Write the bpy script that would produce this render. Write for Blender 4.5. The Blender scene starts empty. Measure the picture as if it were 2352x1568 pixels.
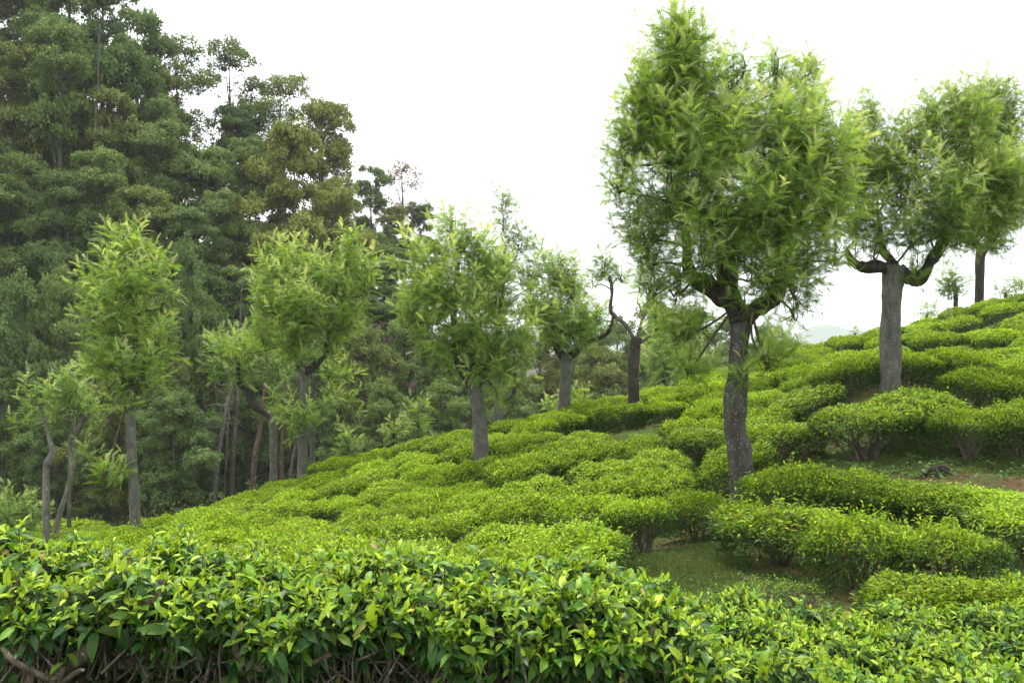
import bpy, math
import numpy as np
from mathutils import Vector, Matrix

# ------------------------------------------------------------------ camera, sky, sun, exposure
scene = bpy.context.scene
COL = scene.collection
W0, H0, F0 = 1176.0, 784.0, 2352.0 * 28.0 / 36.0      # photo-pixel frame 2352 x 1568, 28 mm lens, level camera, eye at the origin

cam_d = bpy.data.cameras.new('camera'); cam_d.lens = 28; cam_d.sensor_width = 36
cam_d.clip_start = 0.05; cam_d.clip_end = 6000
cam = bpy.data.objects.new('camera', cam_d); COL.objects.link(cam)
cam.location = (0, 0, 0); cam.rotation_euler = (math.radians(90), 0, 0)
scene.camera = cam

SUN_EL, SUN_AZ = 71.0, 345.0                              # azimuth clockwise from +Y: high, ahead on the left
world = bpy.data.worlds.new('World'); scene.world = world; world.use_nodes = True
wn = world.node_tree.nodes; wl = world.node_tree.links; wn.clear()
sky = wn.new('ShaderNodeTexSky'); sky.sky_type = 'NISHITA'; sky.sun_disc = False
sky.sun_elevation = math.radians(SUN_EL); sky.sun_rotation = math.radians(SUN_AZ)
sky.air_density = 1.0; sky.dust_density = 4.0
mixc = wn.new('ShaderNodeMix'); mixc.data_type = 'RGBA'; mixc.inputs[0].default_value = 0.82
mixc.inputs[7].default_value = (9.2, 9.5, 9.7, 1)         # even white cloud deck over the blue
wl.new(sky.outputs[0], mixc.inputs[6])
bgn = wn.new('ShaderNodeBackground'); bgn.inputs[1].default_value = 0.09
wl.new(mixc.outputs[2], bgn.inputs[0])
wo = wn.new('ShaderNodeOutputWorld'); wl.new(bgn.outputs[0], wo.inputs[0])

sd = bpy.data.lights.new('sun', 'SUN'); sd.energy = 1.5; sd.angle = math.radians(10); sd.color = (1.0, 0.96, 0.88)
so = bpy.data.objects.new('sun', sd); COL.objects.link(so)
az, el = math.radians(SUN_AZ), math.radians(SUN_EL)
sdir = Vector((math.sin(az) * math.cos(el), math.cos(az) * math.cos(el), math.sin(el)))
so.rotation_euler = sdir.to_track_quat('Z', 'Y').to_euler(); so.location = sdir * 60

vs = scene.view_settings
vs.view_transform = 'Standard'; vs.look = 'None'; vs.gamma = 1.0; vs.use_curve_mapping = False
vs.exposure = 1.55
cy = scene.cycles
cy.use_denoising = True
cy.max_bounces = 7; cy.diffuse_bounces = 3; cy.glossy_bounces = 2; cy.transmission_bounces = 4
cy.volume_bounces = 1; cy.transparent_max_bounces = 8; cy.caustics_reflective = False; cy.caustics_refractive = False
cy.use_adaptive_sampling = True; cy.adaptive_threshold = 0.02

rng = np.random.default_rng(11)
def U(a, b, n=None): return rng.uniform(a, b, n)

def P(px, py, Y):                                          # photo pixel + distance along the view -> point
    return np.array([(px - W0) / F0 * Y, Y, (H0 - py) / F0 * Y])

# ------------------------------------------------------------------ mesh helpers
def mesh_np(name, V, faces, attrs=None, mat=None, smooth=False):
    me = bpy.data.meshes.new(name)
    faces = [np.asarray(f, dtype=np.int32) for f in faces if len(f)]
    V = np.asarray(V, dtype=np.float32)
    me.vertices.add(len(V)); me.vertices.foreach_set('co', V.ravel())
    idx = np.concatenate([f.ravel() for f in faces])
    tot = np.concatenate([np.full(len(f), f.shape[1], dtype=np.int32) for f in faces])
    st = np.concatenate([[0], np.cumsum(tot)[:-1]]).astype(np.int32)
    me.loops.add(len(idx)); me.loops.foreach_set('vertex_index', idx)
    me.polygons.add(len(tot)); me.polygons.foreach_set('loop_start', st)
    if smooth: me.polygons.foreach_set('use_smooth', np.ones(len(tot), dtype=bool))
    me.update(calc_edges=True)
    for k, v in (attrs or {}).items():
        a = me.attributes.new(k, 'FLOAT', 'POINT'); a.data.foreach_set('value', np.asarray(v, dtype=np.float32))
    if mat: me.materials.append(mat)
    return me

def link(name, data, parent=None, loc=None):
    o = bpy.data.objects.new(name, data); COL.objects.link(o)
    if parent is not None: o.parent = parent
    if loc is not None: o.location = loc
    return o

def tag(o, label=None, cat=None, group=None, kind=None):
    if label: o['label'] = label
    if cat: o['category'] = cat
    if group: o['group'] = group
    if kind: o['kind'] = kind
    return o

def norm(v): return v / np.maximum(np.linalg.norm(v, axis=-1, keepdims=True), 1e-9)

def basis(d, n):                                           # columns: along, across, normal
    d = norm(d); z = norm(n - (n * d).sum(-1, keepdims=True) * d); y = np.cross(z, d)
    return np.stack([d, y, z], axis=-1)

def scatter(tmpl, F, pos, B, sc):
    """tmpl (K,3) or (M,K,3); F (f,3); -> V, faces"""
    M = len(pos)
    T = tmpl if tmpl.ndim == 3 else np.broadcast_to(tmpl, (M,) + tmpl.shape)
    K = T.shape[1]
    V = np.einsum('mij,mkj->mki', B, T * np.asarray(sc).reshape(M, 1, -1)) + pos[:, None, :]
    FF = (F[None] + (np.arange(M) * K)[:, None, None]).reshape(-1, F.shape[1])
    return V.reshape(-1, 3), FF, K

def segs(P0, P1, r0, r1, k=3):
    """thin tapered prisms, vectorised"""
    n = len(P0); d = norm(P1 - P0)
    ref = np.where(np.abs(d[:, 2:3]) > 0.9, np.array([[1.0, 0, 0]]), np.array([[0, 0, 1.0]]))
    u = norm(np.cross(d, ref)); v = np.cross(d, u)
    an = np.arange(k) / k * 2 * math.pi
    ring = u[:, None, :] * np.cos(an)[None, :, None] + v[:, None, :] * np.sin(an)[None, :, None]
    r0 = np.broadcast_to(r0, (n,)); r1 = np.broadcast_to(r1, (n,))
    V = np.concatenate([P0[:, None] + ring * r0[:, None, None], P1[:, None] + ring * r1[:, None, None]], axis=1)
    i = np.arange(k); j = (i + 1) % k
    F = np.stack([i, j, j + k, i + k], axis=1)
    FF = (F[None] + (np.arange(n) * 2 * k)[:, None, None]).reshape(-1, 4)
    return V.reshape(-1, 3), FF

def spline(pts, m):
    pts = np.asarray(pts, float); n = len(pts)
    if n == 2: return pts[0] + (pts[1] - pts[0]) * np.linspace(0, 1, m)[:, None]
    e = np.vstack([2 * pts[0] - pts[1], pts, 2 * pts[-1] - pts[-2]])
    t = np.linspace(0, n - 1 - 1e-6, m); i = t.astype(int); f = (t - i)[:, None]
    a, b, c, d = e[i], e[i + 1], e[i + 2], e[i + 3]
    return 0.5 * ((2 * b) + (-a + c) * f + (2 * a - 5 * b + 4 * c - d) * f * f + (-a + 3 * b - 3 * c + d) * f ** 3)

def tube(pts, rad, sides=8, m=None, rough=0.06, cap=True):
    """tapered, slightly lumpy limb along a spline; pts (n,3), rad (n,)"""
    m = m or max(4, len(pts) * 5)
    C = spline(pts, m); R = spline(np.c_[rad, rad, rad], m)[:, 0]
    T = norm(np.gradient(C, axis=0))
    u = np.cross(T[0], [0.3, 0.9, 0.1]); u = u / np.linalg.norm(u)
    V = []; an = np.arange(sides) / sides * 2 * math.pi
    ph = U(0, 6.28, 4); s = np.arange(m)
    for q in range(m):
        u = u - T[q] * (u @ T[q]); u /= np.linalg.norm(u); v = np.cross(T[q], u)
        rr = R[q] * (1 + rough * (np.sin(an * 2 + ph[0] + q * .31) + .7 * np.sin(an * 3 + ph[1] - q * .57) + .6 * math.sin(q * .9 + ph[2])) + rough * .6 * U(-1, 1, sides))
        V.append(C[q] + np.outer(np.cos(an) * rr, u) + np.outer(np.sin(an) * rr, v))
    V = np.concatenate(V)
    i = np.arange(sides); j = (i + 1) % sides
    F = np.concatenate([np.stack([i, j, j + sides, i + sides], 1) + q * sides for q in range(m - 1)])
    tri = np.zeros((0, 3), int)
    if cap:
        V = np.vstack([V, C[-1] + T[-1] * R[-1] * .3]); L = len(V) - 1; b = (m - 1) * sides
        tri = np.stack([i + b, j + b, np.full(sides, L)], 1)
    return V, F, tri

class MB:                                                  # collects pieces of ONE part
    def __init__(s): s.V = []; s.Q = []; s.T = []; s.n = 0; s.A = {}
    def add(s, V, Q=None, T=None, **attrs):
        if Q is not None and len(Q): s.Q.append(np.asarray(Q) + s.n)
        if T is not None and len(T): s.T.append(np.asarray(T) + s.n)
        s.V.append(np.asarray(V)); s.n += len(V)
        for k, v in attrs.items(): s.A.setdefault(k, []).append(np.asarray(v))
    def mesh(s, name, mat, off=(0, 0, 0), smooth=False):
        V = np.concatenate(s.V) - np.asarray(off)
        f = []
        if s.Q: f.append(np.concatenate(s.Q))
        if s.T: f.append(np.concatenate(s.T))
        return mesh_np(name, V, f, {k: np.concatenate(v) for k, v in s.A.items()}, mat, smooth)

# ------------------------------------------------------------------ materials
def nodes(name):
    m = bpy.data.materials.new(name); m.use_nodes = True
    nt = m.node_tree; nt.nodes.clear()
    out = nt.nodes.new('ShaderNodeOutputMaterial')
    return m, nt, out
def nd(nt, t, **kw):
    n = nt.nodes.new(t)
    for k, v in kw.items(): setattr(n, k, v)
    return n
def ramp(nt, stops):
    r = nd(nt, 'ShaderNodeValToRGB'); e = r.color_ramp.elements
    while len(e) < len(stops): e.new(0.5)
    for q, (p, c) in zip(e, stops): q.position = p; q.color = tuple(c) + (1,) if len(c) == 3 else c
    return r

def leaf_mat(name, stops, transl=0.35, rough=0.45, spec=0.4, vary=0.25, hue=0.02, tcol=(1.25, 1.2, 0.5), objvary=0.12, sick=0.0):
    m, nt, out = nodes(name); L = nt.links
    a = nd(nt, 'ShaderNodeAttribute', attribute_name='tone'); r = ramp(nt, stops); L.new(a.outputs['Fac'], r.inputs[0])
    b = nd(nt, 'ShaderNodeAttribute', attribute_name='vary')
    oi = nd(nt, 'ShaderNodeObjectInfo')
    hs = nd(nt, 'ShaderNodeHueSaturation'); L.new(r.outputs[0], hs.inputs['Color'])
    mr = nd(nt, 'ShaderNodeMapRange'); mr.inputs[3].default_value = 1 - vary; mr.inputs[4].default_value = 1 + vary
    L.new(b.outputs['Fac'], mr.inputs[0])
    mo = nd(nt, 'ShaderNodeMapRange'); mo.inputs[3].default_value = 1 - objvary; mo.inputs[4].default_value = 1 + objvary
    L.new(oi.outputs['Random'], mo.inputs[0])
    mu = nd(nt, 'ShaderNodeMath', operation='MULTIPLY'); L.new(mr.outputs[0], mu.inputs[0]); L.new(mo.outputs[0], mu.inputs[1])
    L.new(mu.outputs[0], hs.inputs['Value'])
    mh = nd(nt, 'ShaderNodeMapRange'); mh.inputs[3].default_value = 0.5 - hue; mh.inputs[4].default_value = 0.5 + hue
    ad = nd(nt, 'ShaderNodeMath', operation='ADD'); L.new(oi.outputs['Random'], ad.inputs[0]); L.new(b.outputs['Fac'], ad.inputs[1])
    fr = nd(nt, 'ShaderNodeMath', operation='FRACT'); L.new(ad.outputs[0], fr.inputs[0])
    L.new(fr.outputs[0], mh.inputs[0]); L.new(mh.outputs[0], hs.inputs['Hue'])
    col = hs.outputs[0]
    if sick:                                               # a few yellowed and browned leaves
        gt = nd(nt, 'ShaderNodeMath', operation='GREATER_THAN'); gt.inputs[1].default_value = 1 - sick; L.new(b.outputs['Fac'], gt.inputs[0])
        sm = nd(nt, 'ShaderNodeMix', data_type='RGBA'); L.new(gt.outputs[0], sm.inputs[0]); L.new(col, sm.inputs[6]); sm.inputs[7].default_value = (.22, .20, .035, 1); col = sm.outputs[2]
    p = nd(nt, 'ShaderNodeBsdfPrincipled'); L.new(col, p.inputs['Base Color'])
    p.inputs['Roughness'].default_value = rough; p.inputs['Specular IOR Level'].default_value = spec
    tc = nd(nt, 'ShaderNodeMix', data_type='RGBA', blend_type='MULTIPLY'); tc.inputs[0].default_value = 1
    L.new(col, tc.inputs[6]); tc.inputs[7].default_value = tcol + (1,)
    t = nd(nt, 'ShaderNodeBsdfTranslucent'); L.new(tc.outputs[2], t.inputs[0])
    mx = nd(nt, 'ShaderNodeMixShader'); mx.inputs[0].default_value = transl
    L.new(p.outputs[0], mx.inputs[1]); L.new(t.outputs[0], mx.inputs[2]); L.new(mx.outputs[0], out.inputs[0])
    return m

def bark_mat(name, dark, light, lichen=(0.45, 0.45, 0.4), lich=0.5, scale=9.0, spot=22.0):
    m, nt, out = nodes(name); L = nt.links
    tc = nd(nt, 'ShaderNodeTexCoord'); mp = nd(nt, 'ShaderNodeMapping'); mp.inputs['Scale'].default_value = (1, 1, 0.35)
    L.new(tc.outputs['Object'], mp.inputs[0])
    n1 = nd(nt, 'ShaderNodeTexNoise'); n1.inputs['Scale'].default_value = scale; n1.inputs['Detail'].default_value = 8; n1.inputs['Roughness'].default_value = 0.65
    L.new(mp.outputs[0], n1.inputs[0]); r = ramp(nt, [(0.32, dark), (0.68, light)]); L.new(n1.outputs[0], r.inputs[0])
    n2 = nd(nt, 'ShaderNodeTexNoise'); n2.inputs['Scale'].default_value = spot; n2.inputs['Detail'].default_value = 4
    L.new(tc.outputs['Object'], n2.inputs[0]); r2 = ramp(nt, [(0.60, (0, 0, 0)), (0.68, (lich,) * 3)]); L.new(n2.outputs[0], r2.inputs[0])
    n4 = nd(nt, 'ShaderNodeTexNoise'); n4.inputs['Scale'].default_value = 2.3; L.new(tc.outputs['Object'], n4.inputs[0])
    mo = nd(nt, 'ShaderNodeMix', data_type='RGBA'); mo.inputs[7].default_value = (dark[0] * .8, dark[1] * 1.15, dark[2] * .6, 1)
    r4 = ramp(nt, [(0.5, (0, 0, 0)), (0.7, (.6, .6, .6))]); L.new(n4.outputs[0], r4.inputs[0])
    L.new(r.outputs[0], mo.inputs[6]); L.new(r4.outputs[0], mo.inputs[0])
    n5 = nd(nt, 'ShaderNodeTexNoise'); n5.inputs['Scale'].default_value = 6.5; n5.inputs['Detail'].default_value = 7; n5.inputs['Roughness'].default_value = .7; L.new(tc.outputs['Object'], n5.inputs[0])
    r5 = ramp(nt, [(0.63, (0, 0, 0)), (0.69, (lich,) * 3)]); L.new(n5.outputs[0], r5.inputs[0])
    mxx = nd(nt, 'ShaderNodeMath', operation='MAXIMUM'); L.new(r2.outputs[0], mxx.inputs[0]); L.new(r5.outputs[0], mxx.inputs[1])
    mx = nd(nt, 'ShaderNodeMix', data_type='RGBA'); L.new(mxx.outputs[0], mx.inputs[0]); L.new(mo.outputs[2], mx.inputs[6]); mx.inputs[7].default_value = lichen + (1,)
    p = nd(nt, 'ShaderNodeBsdfPrincipled'); L.new(mx.outputs[2], p.inputs['Base Color']); p.inputs['Roughness'].default_value = 0.9; p.inputs['Specular IOR Level'].default_value = 0.2
    n3 = nd(nt, 'ShaderNodeTexNoise'); n3.inputs['Scale'].default_value = scale * 5; n3.inputs['Detail'].default_value = 6; L.new(mp.outputs[0], n3.inputs[0])
    bm = nd(nt, 'ShaderNodeBump'); bm.inputs['Strength'].default_value = 0.7; bm.inputs['Distance'].default_value = 0.02
    L.new(n3.outputs[0], bm.inputs['Height']); L.new(bm.outputs[0], p.inputs['Normal']); L.new(p.outputs[0], out.inputs[0])
    return m

M = {}
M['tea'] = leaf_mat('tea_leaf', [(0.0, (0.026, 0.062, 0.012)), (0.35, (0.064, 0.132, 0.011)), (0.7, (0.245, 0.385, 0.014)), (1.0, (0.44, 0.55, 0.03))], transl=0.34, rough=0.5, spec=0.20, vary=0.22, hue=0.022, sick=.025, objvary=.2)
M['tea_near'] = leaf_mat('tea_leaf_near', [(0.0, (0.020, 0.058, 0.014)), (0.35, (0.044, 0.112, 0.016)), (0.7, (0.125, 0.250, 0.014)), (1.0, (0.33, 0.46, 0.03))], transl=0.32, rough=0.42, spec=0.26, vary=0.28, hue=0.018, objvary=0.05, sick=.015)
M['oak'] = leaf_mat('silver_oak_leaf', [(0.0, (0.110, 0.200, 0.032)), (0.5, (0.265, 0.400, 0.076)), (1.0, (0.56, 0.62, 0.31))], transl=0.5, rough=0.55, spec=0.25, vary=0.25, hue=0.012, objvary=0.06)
M['oak_dark'] = leaf_mat('silver_oak_leaf_deep', [(0.0, (0.096, 0.180, 0.038)), (0.5, (0.225, 0.350, 0.080)), (1.0, (0.50, 0.57, 0.30))], transl=0.5, rough=0.55, spec=0.25, vary=0.25, hue=0.012, objvary=0.06)
FM = {
 'green': [(0.0, (0.082, 0.130, 0.035)), (0.6, (0.158, 0.224, 0.061)), (1.0, (0.245, 0.315, 0.102))],
 'olive': [(0.0, (0.094, 0.130, 0.033)), (0.6, (0.180, 0.222, 0.058)), (1.0, (0.275, 0.312, 0.097))],
 'blue':  [(0.0, (0.073, 0.126, 0.038)), (0.6, (0.142, 0.216, 0.067)), (1.0, (0.222, 0.302, 0.108))],
 'yellow': [(0.0, (0.130, 0.155, 0.036)), (0.6, (0.235, 0.265, 0.062)), (1.0, (0.33, 0.355, 0.10))],
 'red':   [(0.0, (0.20, 0.15, 0.10)), (0.6, (0.30, 0.21, 0.15)), (1.0, (0.37, 0.27, 0.20))]}
for k, v in FM.items():
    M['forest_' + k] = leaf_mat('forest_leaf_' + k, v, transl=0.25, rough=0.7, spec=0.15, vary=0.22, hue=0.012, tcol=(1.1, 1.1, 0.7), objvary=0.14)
M['bark'] = bark_mat('silver_oak_bark', (0.052, 0.049, 0.042), (0.150, 0.142, 0.122), lichen=(0.36, 0.355, 0.31), lich=0.5, scale=10, spot=48)
M['bark_wet_shade'] = bark_mat('grey_bark_wet_shade', (0.030, 0.027, 0.023), (0.095, 0.088, 0.074), lichen=(0.38, 0.37, 0.32), lich=0.55, scale=10, spot=44)  # largest trunk: silver oak bark darkened, crown shade and wetness put into the colour
M['bark_dark'] = bark_mat('dark_mossy_bark', (0.016, 0.013, 0.010), (0.055, 0.045, 0.034), lich=0.12, scale=12)
M['bark_burnt'] = bark_mat('blackened_bark', (0.018, 0.015, 0.013), (0.07, 0.06, 0.05), lich=0.15, scale=12)
M['bark_forest'] = bark_mat('forest_bark', (0.045, 0.038, 0.030), (0.13, 0.11, 0.088), lich=0.4, scale=5, spot=7)
M['bark_pale'] = bark_mat('pale_dead_wood', (0.075, 0.066, 0.055), (0.22, 0.20, 0.17), lich=0.4, scale=8, spot=12)
M['bark_red'] = bark_mat('red_brown_bark', (0.045, 0.030, 0.022), (0.12, 0.080, 0.058), lich=0.3, scale=6, spot=9)
M['tea_wood'] = bark_mat('tea_wood', (0.060, 0.044, 0.028), (0.20, 0.165, 0.115), lichen=(0.46, 0.46, 0.39), lich=0.7, scale=30, spot=26)
M['tea_twig'] = bark_mat('tea_twig', (0.060, 0.046, 0.032), (0.18, 0.15, 0.11), lich=0.3, scale=40, spot=50)
M['green_twig'] = bark_mat('green_twig', (0.06, 0.06, 0.028), (0.12, 0.11, 0.05), lich=0.0, scale=30)
M['weed'] = leaf_mat('weed_leaf', [(0.0, (0.03, 0.085, 0.018)), (1.0, (0.09, 0.19, 0.03))], transl=0.3, rough=0.5, spec=0.3)
M['grass'] = leaf_mat('grass_blade', [(0.0, (0.05, 0.085, 0.018)), (0.6, (0.095, 0.145, 0.03)), (1.0, (0.20, 0.17, 0.07))], transl=0.35, rough=0.6, spec=0.2)
M['litter'] = leaf_mat('fallen_leaf', [(0.0, (0.07, 0.04, 0.02)), (1.0, (0.24, 0.15, 0.08))], transl=0.05, rough=0.8, spec=0.1)

def ground_mat():
    m, nt, out = nodes('ground'); L = nt.links
    tc = nd(nt, 'ShaderNodeTexCoord')
    def noise(s, d=6, r=.6):
        n = nd(nt, 'ShaderNodeTexNoise'); n.inputs['Scale'].default_value = s; n.inputs['Detail'].default_value = d; n.inputs['Roughness'].default_value = r
        L.new(tc.outputs['Object'], n.inputs[0]); return n
    n1 = noise(3.0); soil = ramp(nt, [(0.3, (0.055, 0.032, 0.019)), (0.55, (0.115, 0.060, 0.034)), (0.75, (0.17, 0.10, 0.06))]); L.new(n1.outputs[0], soil.inputs[0])
    n2 = noise(14.0, 8, .7); grs = ramp(nt, [(0.3, (0.030, 0.055, 0.014)), (0.6, (0.065, 0.11, 0.022)), (0.8, (0.11, 0.12, 0.04))]); L.new(n2.outputs[0], grs.inputs[0])
    lit = ramp(nt, [(0.3, (0.030, 0.024, 0.014)), (0.7, (0.085, 0.062, 0.035))]); L.new(n2.outputs[0], lit.inputs[0])
    ag = nd(nt, 'ShaderNodeAttribute', attribute_name='grass'); n3 = noise(2.2, 7, .7)
    ad = nd(nt, 'ShaderNodeMath', operation='ADD'); L.new(ag.outputs['Fac'], ad.inputs[0]); L.new(n3.outputs[0], ad.inputs[1])
    mg = ramp(nt, [(0.66, (0, 0, 0)), (0.90, (1, 1, 1))]); L.new(ad.outputs[0], mg.inputs[0])
    m1 = nd(nt, 'ShaderNodeMix', data_type='RGBA'); L.new(mg.outputs[0], m1.inputs[0]); L.new(soil.outputs[0], m1.inputs[6]); L.new(grs.outputs[0], m1.inputs[7])
    al = nd(nt, 'ShaderNodeAttribute', attribute_name='wood')
    m2 = nd(nt, 'ShaderNodeMix', data_type='RGBA'); L.new(al.outputs['Fac'], m2.inputs[0]); L.new(m1.outputs[2], m2.inputs[6]); L.new(lit.outputs[0], m2.inputs[7])
    p = nd(nt, 'ShaderNodeBsdfPrincipled'); p.inputs['Roughness'].default_value = 0.95; p.inputs['Specular IOR Level'].default_value = 0.1
    L.new(m2.outputs[2], p.inputs['Base Color'])
    n4 = noise(28, 8, .75); bm = nd(nt, 'ShaderNodeBump'); bm.inputs['Strength'].default_value = 0.8; bm.inputs['Distance'].default_value = 0.05
    L.new(n4.outputs[0], bm.inputs['Height']); L.new(bm.outputs[0], p.inputs['Normal']); L.new(p.outputs[0], out.inputs[0])
    return m
M['ground'] = ground_mat()

# ------------------------------------------------------------------ terrain
CT = .60                                                   # clipped canopy height above the soil
ctl = []
def cp(px, py, Y, dz=0.0):
    p = P(px, py, Y); ctl.append((p[0], p[1], p[2] - dz))
for a in [(315, 1258, 15, .2), (100, 1205, 28, CT), (600, 1128, 24.5, CT), (700, 1095, 20.5, .5), (850, 1050, 19.5, CT), (1000, 990, 20, CT),
          (1240, 975, 21, CT), (1105, 1065, 16.5, .45), (900, 1180, 13, CT), (600, 1210, 13, CT), (1200, 1180, 10, CT), (1350, 1240, 8, CT),
          (1550, 1290, 8.0), (1700, 1185, 11, .15), (1600, 1085, 12.3, CT), (1900, 1110, 9.4, CT), (2200, 1130, 8.6, CT), (2330, 1330, 7.1),
          (1330, 1012, 17.5), (1450, 1005, 16.5), (1600, 1052, 14.2), (1900, 1080, 11.6), (2100, 1100, 11), (2330, 1112, 10.6),
          (1650, 985, 14.8, CT), (1950, 975, 12.6, CT), (2300, 950, 12.2, CT), (2045, 888, 14.5), (2300, 850, 16, CT), (2200, 770, 21, CT),
          (2350, 672, 26, CT), (2090, 742, 26, CT), (1850, 800, 27, CT), (1600, 870, 26, CT), (1400, 912, 25, CT), (1290, 950, 24, .4),
          (1455, 985, 19.5, .1), (1850, 1400, 6.35), (2050, 1395, 6.5), (1800, 1300, 7.9, .05), (2150, 1310, 7.8, .05), (300, 1225, 20, CT), (400, 1190, 26, CT), (1400, 1150, 11, CT), (1100, 1120, 13.5, CT)]:
    cp(*a)
ctl += [(-3, 3.1, -1.22), (-1.5, 3.1, -1.22), (-.4, 3.1, -1.26), (.2, 2.9, -1.42), (-2.4, 2.4, -1.42), (-1.5, 2.4, -1.42), (-.6, 2.4, -1.44), (.7, 3.0, -1.62), (1.5, 3.4, -2.02), (3, 3.6, -2.08), (2.2, 4.8, -2.12),
        (-1, 4.2, -1.75), (-4, 4.5, -1.9), (0, 5.5, -2.2), (-4, 8, -2.95), (-10, 12, -4.3), (-18, 18, -6.3), (-20, 8, -4.5), (-10, 5, -2.8),
        (0, 0, -1.6), (-5, 0, -1.6), (5, 0, -1.9), (0, -6, -1.6), (-20, -5, -2.5), (20, -8, -2), (12, 8, -1.9), (20, 5, -1.8), (16, 14, -.6), (17, 22, 1.2), (26, 26, 2.2),
        (-40, 30, -9.5), (-22, 34, -7.6), (-12, 31, -6.9), (-30, 45, -6), (-15, 45, -6.4), (-40, 62, 8), (-22, 66, 5), (-12, 68, 2), (-60, 50, 3),
        (-3, 31, -5.2), (0, 45, -7), (0, 65, -6), (9, 33, -3.6), (10, 45, -7.5), (15, 65, -8), (19, 33, -1.4), (22, 37, -2.5), (35, 32, 1.6), (40, 48, -3), (30, 60, -9), (60, 60, -9),
        (-90, 0, -8), (90, 0, -3), (0, -80, -3), (-90, 90, 6), (90, 100, -12), (0, 110, -10)]
ctl = np.array(ctl)
def tps(r2): return np.where(r2 > 1e-12, r2 * np.log(np.maximum(r2, 1e-12)), 0)
_n = len(ctl); _s = 0.1
_xy = ctl[:, :2] * _s
_K = tps(((_xy[:, None] - _xy[None]) ** 2).sum(-1)) + np.eye(_n) * 0.004
_Pm = np.c_[np.ones(_n), _xy]
_sol = np.linalg.solve(np.block([[_K, _Pm], [_Pm.T, np.zeros((3, 3))]]), np.r_[ctl[:, 2], 0, 0, 0])
def Hraw(x, y):
    q = np.stack([x, y], -1) * _s
    out = np.empty(len(q))
    for s in range(0, len(q), 20000):
        c = q[s:s + 20000]
        out[s:s + 20000] = tps(((c[:, None] - _xy[None]) ** 2).sum(-1)) @ _sol[:_n] + np.c_[np.ones(len(c)), c] @ _sol[_n:]
    return out
def H(x, y):
    x = np.atleast_1d(np.asarray(x, float)); y = np.atleast_1d(np.asarray(y, float))
    z = Hraw(np.clip(x, -95, 95), np.clip(y, -85, 115))
    d = np.maximum(np.abs(x) / 95, np.abs(y - 15) / 100)
    w = np.clip((d - .75) / .6, 0, 1); w = w * w * (3 - 2 * w)
    z = z * (1 - w) + w * (-14.0)
    b = 0.035 * np.sin(x * 2.1 + 1) * np.sin(y * 1.9) + .02 * np.sin(x * 5.3 + y * 2.2) + .012 * np.sin(x * 11 - y * 9)
    return z + b * (1 - w)
def Hs(x, y): return float(H(x, y)[0])

def axis(lo, hi, core0, core1, step, grow):
    c = list(np.arange(core0, core1, step)); s = step; v = c[-1]
    while v < hi: s *= grow; v += s; c.append(v)
    s = step; v = c[0]; pre = []
    while v > lo: s *= grow; v -= s; pre.append(v)
    return np.array(pre[::-1] + c)
gx = axis(-2500, 2500, -9, 11, .23, 1.06); gy = axis(-1500, 3000, 1.5, 18, .23, 1.05)
GX, GY = np.meshgrid(gx, gy); gz = H(GX.ravel(), GY.ravel())
nx, ny = len(gx), len(gy)
ii = (np.arange(ny - 1)[:, None] * nx + np.arange(nx - 1)[None]).ravel()
gq = np.stack([ii, ii + 1, ii + nx + 1, ii + nx], 1)
gv = np.c_[GX.ravel(), GY.ravel(), gz]

def pathY(px): return np.interp(px, [1180, 1330, 1450, 1600, 1750, 1900, 2100, 2350, 2600], [18.8, 17.6, 16.4, 14.2, 12.6, 11.5, 10.9, 10.5, 10.2])
def pxof(x, y): return W0 + F0 * x / np.maximum(y, .3)
def pyof(z, y): return H0 - F0 * z / np.maximum(y, .3)
def edgeY(px): return np.interp(px, [-200, 0, 300, 600, 750, 850, 1000, 1240], [29, 29, 28, 25.3, 22, 21, 21.3, 21.5])
gpx = pxof(gv[:, 0], gv[:, 1])
pd = np.abs(gv[:, 1] - pathY(gpx)) * (gpx > 1200)
grass = np.full(len(gv), .34)
grass = np.where((gpx > 1380) & (gpx < 1720) & (gv[:, 1] > 6.3) & (gv[:, 1] < 9.2), .50, grass)
grass = np.where((gpx > 1200) & (pd < .75) & (gv[:, 1] > 5), .30, grass)
grass = np.where((gpx > 1400) & (gpx < 1520) & (gv[:, 1] > 15.5) & (gv[:, 1] < 18), .42, grass)
wood = np.clip((gv[:, 1] - edgeY(gpx) - .3) / 1.5, 0, 1) * (gpx < 1260)
wood = np.maximum(wood, np.clip((gv[:, 1] - 30) / 4, 0, 1) * (gv[:, 1] < 140))
ground = link('ground', mesh_np('ground', gv, [gq], {'grass': grass, 'wood': wood}, M['ground'], True)); tag(ground, kind='structure')

# ------------------------------------------------------------------ leaf templates
def leaf_template(curve, wave, width=.19):
    V = [(0, 0, 0)]
    for a, h in ((.28, .165), (.66, .165)):
        h = h * width / .19; z = .10 * a - curve * a * a
        V += [(a, -h, z + .4 * h + wave * math.sin(a * 9)), (a, 0, z), (a, h, z + .4 * h - wave * math.sin(a * 9 + 1))]
    V.append((1.0 - .15 * curve, 0, .10 - curve * 1.05))
    F = [(0, 1, 2), (0, 2, 3), (4, 7, 5), (5, 7, 6), (1, 4, 5), (1, 5, 2), (2, 5, 6), (2, 6, 3)]
    return np.array(V, float), np.array(F)
LEAF = [leaf_template(.12, .01), leaf_template(.42, .02, .17), leaf_template(.28, -.02, .22), leaf_template(.60, .015, .20)]
LEAFV = np.stack([l[0] for l in LEAF]); LEAFF = LEAF[0][1]
SMALLV = np.array([(0, 0, 0), (.48, -.185, .06), (1, 0, -.16), (.48, .185, .06), (.5, 0, 0.0)], float)
SMALLF = np.array([(0, 1, 4), (1, 2, 4), (4, 2, 3), (0, 4, 3)])
SMALL2F = np.array([(0, 1, 2), (0, 2, 3)])

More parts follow.
